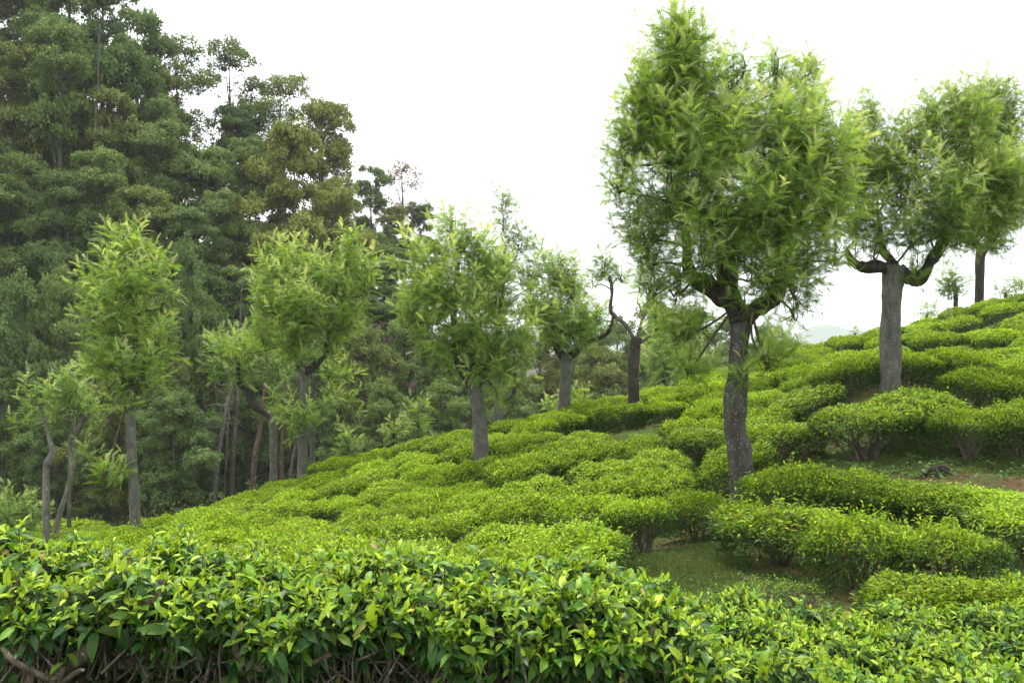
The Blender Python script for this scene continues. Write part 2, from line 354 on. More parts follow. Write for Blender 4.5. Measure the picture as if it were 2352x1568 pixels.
def rand_dir(n):
    return norm(rng.normal(size=(n, 3)))

# ------------------------------------------------------------------ tea bush kinds (local space, base at origin)
def bush_foliage(seed, n, ll, rx=.66, ry=.56, h=.62, low=.34, fine=True, dry=0.0, bare=0.0, rag=0.0, irr=1.35):
    g = np.random.default_rng(seed)
    ph = g.uniform(0, 6.28, 8)
    def R(th): return 1 + irr * (.07 * np.sin(2 * th + ph[0]) + .06 * np.sin(3 * th + ph[1]) + .04 * np.sin(5 * th + ph[2]))
    def top(x, y, rho):
        return h * (1 - .28 * rho ** 4.2) + .030 * irr * np.sin(5 * x + ph[3]) * np.sin(6 * y + ph[4]) + .022 * np.sin(13 * x + ph[5] + 9 * y) + .015 * np.sin(19 * y + ph[6] - 11 * x)
    nt = int(n * .54); ns = n - nt
    th = g.uniform(0, 6.283, nt); rho = np.sqrt(g.uniform(0, 1, nt))
    x = rho * R(th) * np.cos(th) * rx; y = rho * R(th) * np.sin(th) * ry
    z = top(x, y, rho) - g.exponential(.030, nt) + g.uniform(0, .025, nt) + rag * g.exponential(.05, nt) * (np.sin(17 * x + ph[1]) * np.sin(15 * y + ph[2]) > .2)
    d = norm(np.c_[x * .5, y * .5, np.full(nt, .34)] + .75 * g.normal(size=(nt, 3)) * [1, 1, .45])
    nrm = np.c_[np.zeros((nt, 2)), np.ones(nt)] + .32 * g.normal(size=(nt, 3))
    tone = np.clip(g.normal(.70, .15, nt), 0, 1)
    th2 = g.uniform(0, 6.283, ns); v = g.uniform(0, 1, ns) ** (.75 + bare)
    prof = .80 + .23 * np.sqrt(np.clip(v, 0, 1)) - .03 * (v > .9)
    dep = 1 - g.exponential(.07, ns) + rag * .10 * g.normal(size=ns)
    x2 = R(th2) * np.cos(th2) * rx * prof * dep; y2 = R(th2) * np.sin(th2) * ry * prof * dep
    zb = low + .06 * np.sin(3 * th2 + ph[7]) + .04 * np.sin(7 * th2 + ph[2])
    z2 = zb + (h * .86 - zb) * v
    d2 = norm(np.c_[np.cos(th2), np.sin(th2), np.full(ns, .25)] + .8 * g.normal(size=(ns, 3)))
    n2 = np.c_[np.cos(th2) * .5, np.sin(th2) * .5, np.full(ns, .9)] + .5 * g.normal(size=(ns, 3))
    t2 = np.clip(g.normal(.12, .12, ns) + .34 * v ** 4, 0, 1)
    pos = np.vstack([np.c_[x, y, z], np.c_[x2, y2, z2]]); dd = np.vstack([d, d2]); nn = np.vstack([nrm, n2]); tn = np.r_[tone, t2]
    tn = np.where(g.uniform(0, 1, n) < dry, tn * .3, tn)
    sc = ll * g.uniform(.6, 1.25, n)
    V, F, K = scatter(SMALLV, SMALLF if fine else SMALL2F, pos, basis(dd, nn), sc)
    vv = g.uniform(0, 1, n)
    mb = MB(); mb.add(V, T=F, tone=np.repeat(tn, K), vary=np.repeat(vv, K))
    return mb

def bush_stems(seed, rx=.62, ry=.55, h=.62, n=9, thick=.016):
    g = np.random.default_rng(seed + 500); mb = MB()
    P0 = []; P1 = []; r0 = []; r1 = []
    for k in range(n):
        a = k / n * 6.283 + g.uniform(-.3, .3); q = g.uniform(.35, .8)
        b = np.array([g.uniform(-.09, .09), g.uniform(-.08, .08), -.06])
        m1 = b + np.array([math.cos(a) * rx * q * .35, math.sin(a) * ry * q * .35, h * .36]) + g.normal(size=3) * .02
        m2 = b + np.array([math.cos(a) * rx * q, math.sin(a) * ry * q, h * .68]) + g.normal(size=3) * .03
        V, Q, T = tube([b, m1, m2], [thick * 1.4, thick, thick * .6], 5, 7, .12); mb.add(V, Q, T)
        for j in range(9):
            s = b + (m2 - b) * g.uniform(.4, 1); s[2] = b[2] + (m2[2] - b[2]) * ((s[2] - b[2]) / max(m2[2] - b[2], .01))
            s = m1 + (m2 - m1) * g.uniform(0, 1)
            e = s + np.array([math.cos(a) * .16, math.sin(a) * .16, .2]) * g.uniform(.5, 1.2) + g.normal(size=3) * .07
            P0.append(s); P1.append(e); r0.append(thick * .40); r1.append(thick * .18)
    V, F = segs(np.array(P0), np.array(P1), np.array(r0), np.array(r1), 3); mb.add(V, F)
    return mb

NEARK, MIDK, FARK, LEGK = [], [], [], []
for k in range(6):
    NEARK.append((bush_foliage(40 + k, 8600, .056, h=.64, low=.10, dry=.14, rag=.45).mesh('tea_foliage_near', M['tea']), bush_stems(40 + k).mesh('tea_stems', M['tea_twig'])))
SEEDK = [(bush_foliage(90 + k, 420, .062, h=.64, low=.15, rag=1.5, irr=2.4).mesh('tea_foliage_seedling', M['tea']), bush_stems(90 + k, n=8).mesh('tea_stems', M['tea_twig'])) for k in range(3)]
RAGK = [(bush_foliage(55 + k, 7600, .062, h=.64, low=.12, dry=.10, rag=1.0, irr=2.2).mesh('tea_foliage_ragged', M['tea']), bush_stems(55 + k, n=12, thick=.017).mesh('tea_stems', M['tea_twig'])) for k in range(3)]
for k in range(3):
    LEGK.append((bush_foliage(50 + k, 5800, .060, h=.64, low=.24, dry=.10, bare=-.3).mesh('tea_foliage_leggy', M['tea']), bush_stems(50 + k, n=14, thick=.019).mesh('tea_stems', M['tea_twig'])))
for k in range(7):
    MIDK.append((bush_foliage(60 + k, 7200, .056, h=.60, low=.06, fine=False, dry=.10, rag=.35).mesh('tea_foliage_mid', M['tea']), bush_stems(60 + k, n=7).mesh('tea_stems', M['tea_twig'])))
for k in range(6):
    FARK.append((bush_foliage(80 + k, 4900, .066, h=.58, low=.06, fine=False, dry=.08).mesh('tea_foliage_far', M['tea']), None))

# ------------------------------------------------------------------ place the tea
def slope_rot(x, y, rz, amt=.7):
    e = .4
    dx = (Hs(x + e, y) - Hs(x - e, y)) / (2 * e) * amt; dy = (Hs(x, y + e) - Hs(x, y - e)) / (2 * e) * amt
    n = Vector((-dx, -dy, 1)).normalized()
    return (Vector((0, 0, 1)).rotation_difference(n).to_matrix() @ Matrix.Rotation(rz, 3, 'Z')).to_euler()

def put_bush(kind, x, y, sx, sy, sz, rz, label, group, parts=True, z=None, tilt=.7):
    fol, stem = kind
    zz = (Hs(x, y) if z is None else z) - .02
    if parts and stem is not None:
        r = link('tea_bush', None, loc=(x, y, zz)); r.empty_display_size = .2
        r.rotation_euler = slope_rot(x, y, rz, tilt); r.scale = (sx, sy, sz)
        link('foliage', fol, r); link('branch_frame', stem, r)
    else:
        r = link('tea_bush', fol, loc=(x, y, zz)); r.rotation_euler = slope_rot(x, y, rz, tilt); r.scale = (sx, sy, sz)
    tag(r, label, 'tea bush', group)
    return r

# bushes that can be picked out by eye: px, py of the top's middle, distance, width px, height m, label
PICK = [
 (1795, 1172, 8.1, 320, .66, 'wide tea bush with grey dry twigs on top in front of the thickest trunk'),
 (1975, 1198, 7.0, 250, .72, 'bright yellow-green ragged tea bush in the middle of the grass hollow'),
 (2165, 1218, 7.05, 250, .64, 'leggy tea bush with pale exposed stems right of the bright ragged one'),
 (2150, 1338, 5.25, 350, .50, 'low spreading tea bush just behind the front hedge at lower right'),
 (2345, 1345, 5.1, 330, .50, 'low tea bush cut by the right edge behind the front hedge'),
 (1320, 1226, 8.3, 290, .55, 'rounded bright tea bush at the left tip of the grass hollow'),
 (1205, 1262, 7.7, 240, .52, 'small tea bush peeking just over the middle of the front hedge'),
 (1478, 1150, 9.3, 180, .60, 'tea bush with a bare pale stem overhanging the grass hollow'),
 (1365, 1145, 9.9, 230, .62, 'deep green tea bush left of the one overhanging the grass'),
 (1600, 1115, 10.6, 190, .62, 'dark tea bush tucked against the left of the thickest trunk'),
 (1815, 1078, 10.2, 220, .60, 'first tea bush right of the thickest trunk on the ridge row'),
 (1930, 1086, 10.1, 220, .60, 'second tea bush right of the thickest trunk on the ridge row'),
 (2050, 1110, 9.8, 225, .60, 'third tea bush right of the thickest trunk on the ridge row'),
 (2165, 1122, 9.5, 230, .60, 'fourth tea bush right of the thickest trunk on the ridge row'),
 (2285, 1132, 9.2, 240, .62, 'fifth tea bush right of the thickest trunk on the ridge row'),
 (2355, 1170, 8.2, 250, .66, 'tall tea bush leaning in from the right edge above the hollow'),
 (1985, 968, 12.5, 250, .84, 'flat-topped tea bush on a skirt of upright stems above the dirt path'),
 (2225, 985, 12.0, 165, .74, 'umbrella-shaped tea bush on one forked stem above the dirt path'),
 (2100, 955, 13.0, 220, .66, 'flat tea bush between the stemmy bush and the umbrella-shaped one'),
 (2345, 975, 12.0, 190, .74, 'tea bush on thin stems at the right edge above the dirt path'),
 (1800, 995, 13.2, 200, .62, 'tea bush overhanging the dirt path just right of the thickest trunk'),
 (1610, 1018, 13.9, 170, .58, 'tea bush overhanging the dirt path just left of the thickest trunk'),
 (1745, 1365, 6.3, 110, .26, 'tiny sparse tea seedling on bare soil left of the leggy bushes'),
 (1835, 1378, 6.2, 120, .24, 'low sparse tea seedling right of the tiny one on bare soil'),
 (1690, 1350, 6.6, 70, .20, 'smallest tea seedling at the edge of the grass hollow')]
taken = []
for k, (px, py, Y, w, h, lab) in enumerate(PICK):
    p = P(px, py, Y); x = p[0]; y = Y; g = Hs(x, y)
    s = w / F0 * Y / 1.30
    hh = (max(.42, min(.95, p[2] - g)) if Y < 10.5 else h) if h > .3 else h
    put_bush(LEGK[k % 3] if k in (7, 16, 17) else SEEDK[k % 3] if k > 21 else RAGK[k % 3] if k in (0, 1, 2, 5, 15) else NEARK[k % 6], x, y, s, s * .86, hh / .64, U(-.4, .4) + math.pi * (k % 2), lab, 'tea bushes round the grass hollow and path', z=p[2] - hh if Y < 10.5 and h > .3 and p[2] - hh < g else None, tilt=.4)
    taken.append((x, y, s * .60))

TRUNKS = [(P(315, 1250, 15), .3), (P(1700, 1185, 11), .35), (P(1105, 1065, 16.5), .35), (P(2045, 890, 14.5), .4), (P(1295, 950, 24), .4), (P(1455, 985, 19.5), .4), (P(700, 1095, 20.5), .4)]
def blocked(x, y, z):
    t = np.linspace(.25, 1 - .8 / y, 40)
    return bool(np.any(z * t + .05 < H(x * t, y * t) + np.where(y * t > 7, .35, .0)))

rows = []
def tea_rows(name, y0, y1, dy, dx, inside, slant=0.0):
    r = 0; y = y0
    while y < y1:
        st = dx * (1 if y < 20 else 1.18)
        x = -20 + U(0, st); row = []
        while x < 22:
            xx = x + U(-.2, .2); yy = y + U(-.22, .22) + slant * x + .25 * math.sin(x * .35 + y * .6)
            px = pxof(xx, yy)
            if -130 < px < 2480 and inside(px, xx, yy) and all((xx - a) ** 2 + (yy - b) ** 2 > (c + .24) ** 2 for a, b, c in taken) \
               and all((xx - t[0][0]) ** 2 + (yy - t[0][1]) ** 2 > (t[1] + .12) ** 2 for t in TRUNKS):
                g = Hs(xx, yy); py = pyof(g + .6, yy)
                hidden = (px < 1150 and py > 1300) or (px < 1640 and py > 1350)
                if not hidden and not blocked(xx, yy, g + .62): row.append((xx, yy))
            x += st
        if row: rows.append((name, row))
        y += dy if y < 20 else dy * 1.15
def in_near(px, x, y):
    if px > 1780 or y > (pathY(px) - (.35 if px > 1480 else .75) if px > 1240 else edgeY(px)): return False
    if px > 1240 and y < np.interp(px, [1240, 1340, 1420, 1500, 1700], [7.9, 8.8, 9.7, 10.5, 11.3]): return False
    return True
def in_far(px, x, y):
    return px > 1245 and y > pathY(px) + (.25 if 1500 < px < 1930 else .62) and y < 29 and not (1400 < px < 1540 and y < 18.0)
def in_ridge(px, x, y):
    return px > 1640 and 10.0 < y < pathY(px) - .85
tea_rows('near', 5.5, 32, 1.24, .99, in_near, .13)
tea_rows('far', 9.8, 29, 1.22, .99, in_far, .06)
ORD = ['first', 'second', 'third', 'fourth', 'fifth', 'sixth', 'seventh', 'eighth', 'ninth', 'tenth', 'eleventh', 'twelfth', 'thirteenth', 'fourteenth', 'fifteenth', 'sixteenth',
       'seventeenth', 'eighteenth', 'nineteenth', 'twentieth'] + ['%dth' % k for k in range(21, 60)]
WHERE = {'near': 'on the near slope', 'ridge': 'on the low ridge', 'far': 'above the dirt path'}
spots = []; cnt = {}
for nm, row in rows:
    cnt[nm] = cnt.get(nm, 0) + 1
    for j, (x, y) in enumerate(row): spots.append((y, x, nm, cnt[nm] - 1, j, len(row)))
spots.sort()
LIM = 300 - len(PICK) - 6
rest = MB(); FARM = bush_foliage(99, 900, .13, h=.58, low=.2, fine=False)
print('tea spots', len(spots))
for q, (y, x, nm, ri, j, nr) in enumerate(spots):
    rz = U(-.9, .9) + math.pi * (q % 2); s = U(.86, 1.14); sz = U(.82, 1.18)
    if q < LIM:
        lab = 'tea bush, %s from the left in the %s row %s' % (ORD[j], ORD[ri], WHERE[nm])
        kd = NEARK[q % 6] if y < 10.5 else (MIDK[q % 7] if y < 17 else FARK[q % 6])
        put_bush(kd, x, y, s * 1.02, s * .95, sz, rz, lab, 'clipped tea bushes in rows', parts=y < 17)
    else:
        V = np.concatenate(FARM.V); c, sn = math.cos(rz), math.sin(rz)
        V = np.c_[V[:, 0] * c - V[:, 1] * sn, V[:, 0] * sn + V[:, 1] * c, V[:, 2] * sz] * [1.1, 1.1, 1] + [x, y, Hs(x, y) - .03]
        rest.add(V, T=np.concatenate(FARM.T), tone=np.concatenate(FARM.A['tone']), vary=np.concatenate(FARM.A['vary']))
if rest.V:
    tag(link('far_tea', rest.mesh('far_tea', M['tea'])), 'distant tea bushes merging along the crest of the slope', 'tea', kind='stuff')

# ------------------------------------------------------------------ the front hedge: big leaves one can pick apart
def hedge_bush(label, x0, x1, zt0, zt1, yf, yb, zbot, ll, ntop, nfront, nparts, root, nbranch, leafy=0.5, seed=1, group='tea bushes of the front hedge', right_end=False, left_end=False):
    g = np.random.default_rng(seed)
    rx, ry = root; rz = Hs(rx, ry); base = np.array([rx, ry, rz])
    R = link('tea_bush', None, loc=base); R.empty_display_size = .2; tag(R, label, 'tea bush', group)
    ph = g.uniform(0, 6.28, 6)
    def zt(x, y):
        f = (x - x0) / (x1 - x0)
        z = zt0 + (zt1 - zt0) * f + .025 * np.sin(x * 9 + ph[0]) + .02 * np.sin(x * 17 + y * 13 + ph[1]) + .018 * np.sin(y * 15 + ph[2])
        if right_end: z = z - .30 * np.clip((f - .80) / .20, 0, 1) ** 2
        if left_end: z = z - .20 * np.clip((.14 - f) / .14, 0, 1) ** 2
        return z
    # shoot tips
    xt = g.uniform(x0, x1, ntop); yt = g.uniform(yf, yb, ntop)
    edge = np.clip((yf + .14 - yt) / .14, 0, 1)
    tipT = np.c_[xt, yt, zt(xt, yt) - .10 * edge ** 2 - .12 * np.clip((yt - yb + .15) / .15, 0, 1) ** 2 - g.exponential(.022, ntop) + .025 * g.uniform(0, 1, ntop) + .05 * (g.uniform(0, 1, ntop) > .95)]
    nT = np.c_[np.zeros(ntop), -edge, np.ones(ntop)]
    xf = g.uniform(x0, x1, nfront); v = g.uniform(0, 1, nfront) ** (1.0 / (leafy + .5))
    zlo = zbot + .07 * np.sin(xf * 7 + ph[4]) + .05 * np.sin(xf * 19 + ph[5]); zf = zlo + (zt(xf, yf) - .08 - zlo) * v
    yfr = yf + .03 + .12 * (1 - v) + g.exponential(.05, nfront) + .04 * np.sin(xf * 11 + ph[3]) + .03 * np.sin(xf * 23 + zf * 9)
    if right_end:
        f = np.clip(((xf - x0) / (x1 - x0) - .82) / .18, 0, 1); yfr = yfr + f ** 2 * .35
    tipF = np.c_[xf, yfr, zf]; nF = np.tile([0, -1.0, .35], (nfront, 1))
    tip = np.vstack([tipT, tipF]); nn = np.vstack([nT, nF]); isf = np.r_[np.zeros(ntop), np.ones(nfront)]; vv = np.r_[np.ones(ntop), v]
    n = len(tip)
    ax = norm(nn * .5 + np.array([0, 0, .75]) + .38 * g.normal(size=(n, 3)))
    sl = g.uniform(.07, .16, n) * (ll / .09)
    u = norm(np.cross(ax, rand_dir(n))); w = np.cross(ax, u)
    K = 6; pos = []; dr = []; nr = []; sc = []; tn = []; fr = []
    az0 = g.uniform(0, 6.28, n)
    for k in range(K):
        t = 1 - k / (K - .5) + g.uniform(-.05, .05, n)
        aa = az0 + k * 2.4 + g.uniform(-.3, .3, n)
        e = np.radians(np.interp(k, [0, 1, 2, 3, 5], [72, 48, 25, 5, -18]) + g.normal(0, 14, n))
        rad = u * np.cos(aa)[:, None] + w * np.sin(aa)[:, None]
        d = rad * np.cos(e)[:, None] + ax * np.sin(e)[:, None]
        d = d - np.array([0, 0, 1]) * (isf * g.uniform(0, .6, n) * (k > 1))[:, None]
        pos.append(tip - ax * (sl * (1 - t))[:, None]); dr.append(norm(d))
        nr.append(ax * .9 - rad * np.sin(e)[:, None] + np.array([0, -.25, .35]) + .25 * g.normal(size=(n, 3)))
        sc.append(ll * np.interp(k, [0, 1, 2, 5], [.48, .72, .92, 1.05]) * g.uniform(.65, 1.30, n) * np.where(g.uniform(0, 1, n) > .93, 1.4, 1))
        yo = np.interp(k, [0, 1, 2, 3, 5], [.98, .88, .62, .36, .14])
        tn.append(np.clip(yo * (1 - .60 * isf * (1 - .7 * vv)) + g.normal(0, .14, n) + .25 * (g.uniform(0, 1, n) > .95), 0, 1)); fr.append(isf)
    pos = np.vstack(pos); dr = np.vstack(dr); nr = np.vstack(nr); sc = np.concatenate(sc); tn = np.concatenate(tn); fr = np.concatenate(fr)
    keep = g.uniform(0, 1, len(pos)) < .86
    pos, dr, nr, sc, tn, fr = pos[keep], dr[keep], nr[keep], sc[keep], tn[keep], fr[keep]
    B = basis(dr, nr); Nn = len(pos); kind = g.integers(0, 4, Nn)
    # largest leaves towards the eye become parts of their own
    view = np.abs((B[:, :, 2] * norm(pos)).sum(-1)); inside = (np.abs(pxof(pos[:, 0], pos[:, 1]) - W0) < 1190) & (pyof(pos[:, 2], pos[:, 1]) < 1580)
    score = sc / pos[:, 1] * (.3 + view) * inside * np.where(pos[:, 1] < yf + (.12 if nfront else .5), 1, .5)
    pick = np.argsort(-score)[:nparts]; mask = np.ones(Nn, bool); mask[pick] = False
    V, F, Kv = scatter(LEAFV[kind[mask]], LEAFF, pos[mask] - base, B[mask], sc[mask])
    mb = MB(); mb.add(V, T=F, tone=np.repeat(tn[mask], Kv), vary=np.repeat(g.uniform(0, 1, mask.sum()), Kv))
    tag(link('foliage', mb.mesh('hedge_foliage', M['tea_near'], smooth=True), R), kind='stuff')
    for i in pick:
        o = link('leaf', LEAFMESH[(int(kind[i]), min(5, int(tn[i] * 6)))], R)
        m = Matrix(B[i].tolist()).to_4x4(); m.translation = Vector((pos[i] - base).tolist())
        o.matrix_local = m @ Matrix.Scale(float(sc[i]), 4)
    # green stems of the shoots, brown twigs under them
    tw = MB(); st = tip - ax * sl[:, None]
    V, F = segs(st - base, tip - base, .0022, .0012, 3); tw.add(V, F)
    tag(link('shoot_stem', tw.mesh('shoot_stems', M['green_twig']), R), kind='stuff')
    tw = MB()
    sel = g.uniform(0, 1, n) < np.where(isf > 0, .32, .2)
    A = st[sel]; m = len(A)
    down = norm(np.c_[(rx - A[:, 0]) * .5 + g.normal(0, .3, m), np.where(A[:, 1] < yf + .2, .10, 0) + g.normal(0, .15, m), np.full(m, -.8)])
    B1 = A + down * g.uniform(.06, .14, m)[:, None]
    down2 = norm(down + .5 * g.normal(size=(m, 3))); down2[:, 2] = -np.abs(down2[:, 2])
    B2 = B1 + down2 * g.uniform(.06, .16, m)[:, None]; B2[:, 2] = np.maximum(B2[:, 2], rz + .06)
    V, F = segs(B1 - base, A - base, .0035, .0022, 4); tw.add(V, F)
    V, F = segs(B2 - base, B1 - base, .0052, .0035, 4); tw.add(V, F)
    tag(link('twig', tw.mesh('hedge_twigs', M['tea_twig']), R), kind='stuff')
    # gnarled main branches
    for k in range(nbranch):
        tx = x0 + (x1 - x0) * (k + g.uniform(.1, .9)) / nbranch; ty = yf + g.uniform(.02, .30)
        e = np.array([tx, ty, zt(tx, ty) - g.uniform(.14, .26)])
        s = np.array([rx + (tx - rx) * .18, ry + g.uniform(-.06, .06), rz - .05])
        m1 = s + (e - s) * .33 + np.array([g.uniform(-.06, .06), -.04, -.02]); m1[2] = rz + (e[2] - rz) * g.uniform(.18, .4)
        m2 = s + (e - s) * .70 + g.normal(size=3) * .05; m2[2] = rz + (e[2] - rz) * g.uniform(.42, .68)
        th = g.uniform(.012, .026)
        b = MB(); V, Q, T = tube(np.array([s, m1, m2, e]) - base, [th * 1.35, th, th * .75, th * .4], 7, 18, .13); b.add(V, Q, T)
        for _ in range(5):
            f = g.uniform(.3, .95); c = spline([s, m1, m2, e], 20)[int(f * 19)]
            dv = np.array([g.uniform(-.16, .16), g.uniform(-.14, .06), g.uniform(.04, .22)])
            md = c + dv * .5 + g.normal(size=3) * .025
            V, Q, T = tube(np.array([c, md, c + dv]) - base, [th * .5, th * .36, th * .24], 5, 7, .12); b.add(V, Q, T)
        link('branch', b.mesh('hedge_branch', M['tea_wood'], smooth=True), R)
    return R

LEAFMESH = {}
for k in range(4):
    for t in range(6):
        LEAFMESH[(k, t)] = mesh_np('tea_leaf', LEAFV[k], [LEAFF], {'tone': np.full(8, (t + .5) / 6), 'vary': np.full(8, (k * .27 + t * .13) % 1)}, M['tea_near'], True)

hedge_bush('front hedge bush with gnarled lichen-patched branches at the left edge', -2.15, -1.08, -.80, -.86, 2.62, 3.35, -.99, .062, 940, 400, 140, (-1.55, 3.05), 12, leafy=.9, seed=3)
hedge_bush('dense front hedge bush right of the gnarled left one, over leafy ground cover', -1.10, -.16, -.87, -.87, 2.66, 3.42, -1.13, .062, 940, 740, 140, (-.62, 3.05), 10, leafy=.75, seed=4)
hedge_bush('bright dense front hedge bush at the sloping right end of the tall hedge', -.20, .80, -.87, -1.01, 2.62, 3.38, -1.17, .064, 960, 780, 140, (.25, 3.02), 10, leafy=.7, seed=5, right_end=True)
hedge_bush('low front tea bush with finer leaves filling the bottom right corner', 1.95, 3.35, -1.40, -1.45, 3.05, 4.35, -1.75, .056, 1900, 160, 120, (2.6, 3.9), 6, leafy=.6, seed=6)
hedge_bush('low front tea bush between the tall hedge end and the corner bush', .72, 2.0, -1.27, -1.40, 2.95, 4.1, -1.70, .058, 1800, 160, 120, (1.4, 3.7), 6, leafy=.6, seed=7)

# thick lichen-patched limbs low in the left bush
LB = bpy.data.objects['tea_bush.%03d' % (len([o for o in bpy.data.objects if o.name.startswith('tea_bush')]) - 5)]
for pts in ([(60, 1610, 30), (72, 1530, 28), (105, 1480, 22), (150, 1420, 15), (158, 1350, 9)], [(105, 1560, 34), (185, 1505, 34), (240, 1450, 32), (268, 1400, 26), (290, 1360, 14)],
            [(262, 1412, 30), (310, 1402, 36), (355, 1378, 26), (372, 1330, 11)], [(0, 1500, 26), (35, 1450, 20), (22, 1390, 15), (45, 1330, 8)], [(540, 1440, 12), (545, 1500, 17), (590, 1530, 18), (680, 1535, 16), (760, 1500, 12)],
            [(1010, 1560, 24), (1060, 1500, 18), (1120, 1470, 13), (1180, 1450, 8)], [(1370, 1580, 22), (1440, 1520, 17), (1480, 1490, 12), (1500, 1440, 7)]):
    W_ = np.array([P(a, b, 2.72) for a, b, c in pts]); b_ = np.array(LB.location); mb = MB()
    V, Q, T = tube(W_ - b_, [c / 2 * 2.72 / F0 for a, b, c in pts], 10, 26, .14); mb.add(V, Q, T); link('branch', mb.mesh('hedge_limb', M['tea_wood'], smooth=True), LB)

# ------------------------------------------------------------------ silver oaks
def frond_template(pairs, curve, wid):
    V = []; F = []
    def rc(t): return np.array([t, 0, .16 * t - curve * t * t])
    ts = np.linspace(.14, .93, pairs)
    for k, t in enumerate(ts):
        L = .34 * math.sin(math.pi * (.22 + .70 * t)) + .04; c = rc(t)
        for s in (-1, 1):
            b = len(V); d = np.array([.75, s * .80, -.22]); d = d / np.linalg.norm(d)
            V += [c - np.array([wid, 0, 0]), c + np.array([wid, 0, 0]), c + d * L]; F.append((b, b + 1, b + 2))
    b = len(V); V += [rc(.02) + [0, -.010, 0], rc(.02) + [0, .010, 0], rc(1.0)]; F.append((b, b + 1, b + 2))
    b = len(V); V += [rc(.80) + [0, -.035, 0], rc(.80) + [0, .035, 0], rc(1.12)]; F.append((b, b + 1, b + 2))
    return np.array(V), np.array(F)
def frond_set(pairs, wid):
    ts = [frond_template(pairs, c, wid) for c in (.22, .42, .62)]
    return np.stack([t[0] for t in ts]), ts[0][1]
FR = {'fine': frond_set(9, .025), 'mid': frond_set(7, .034), 'coarse': frond_set(5, .048)}

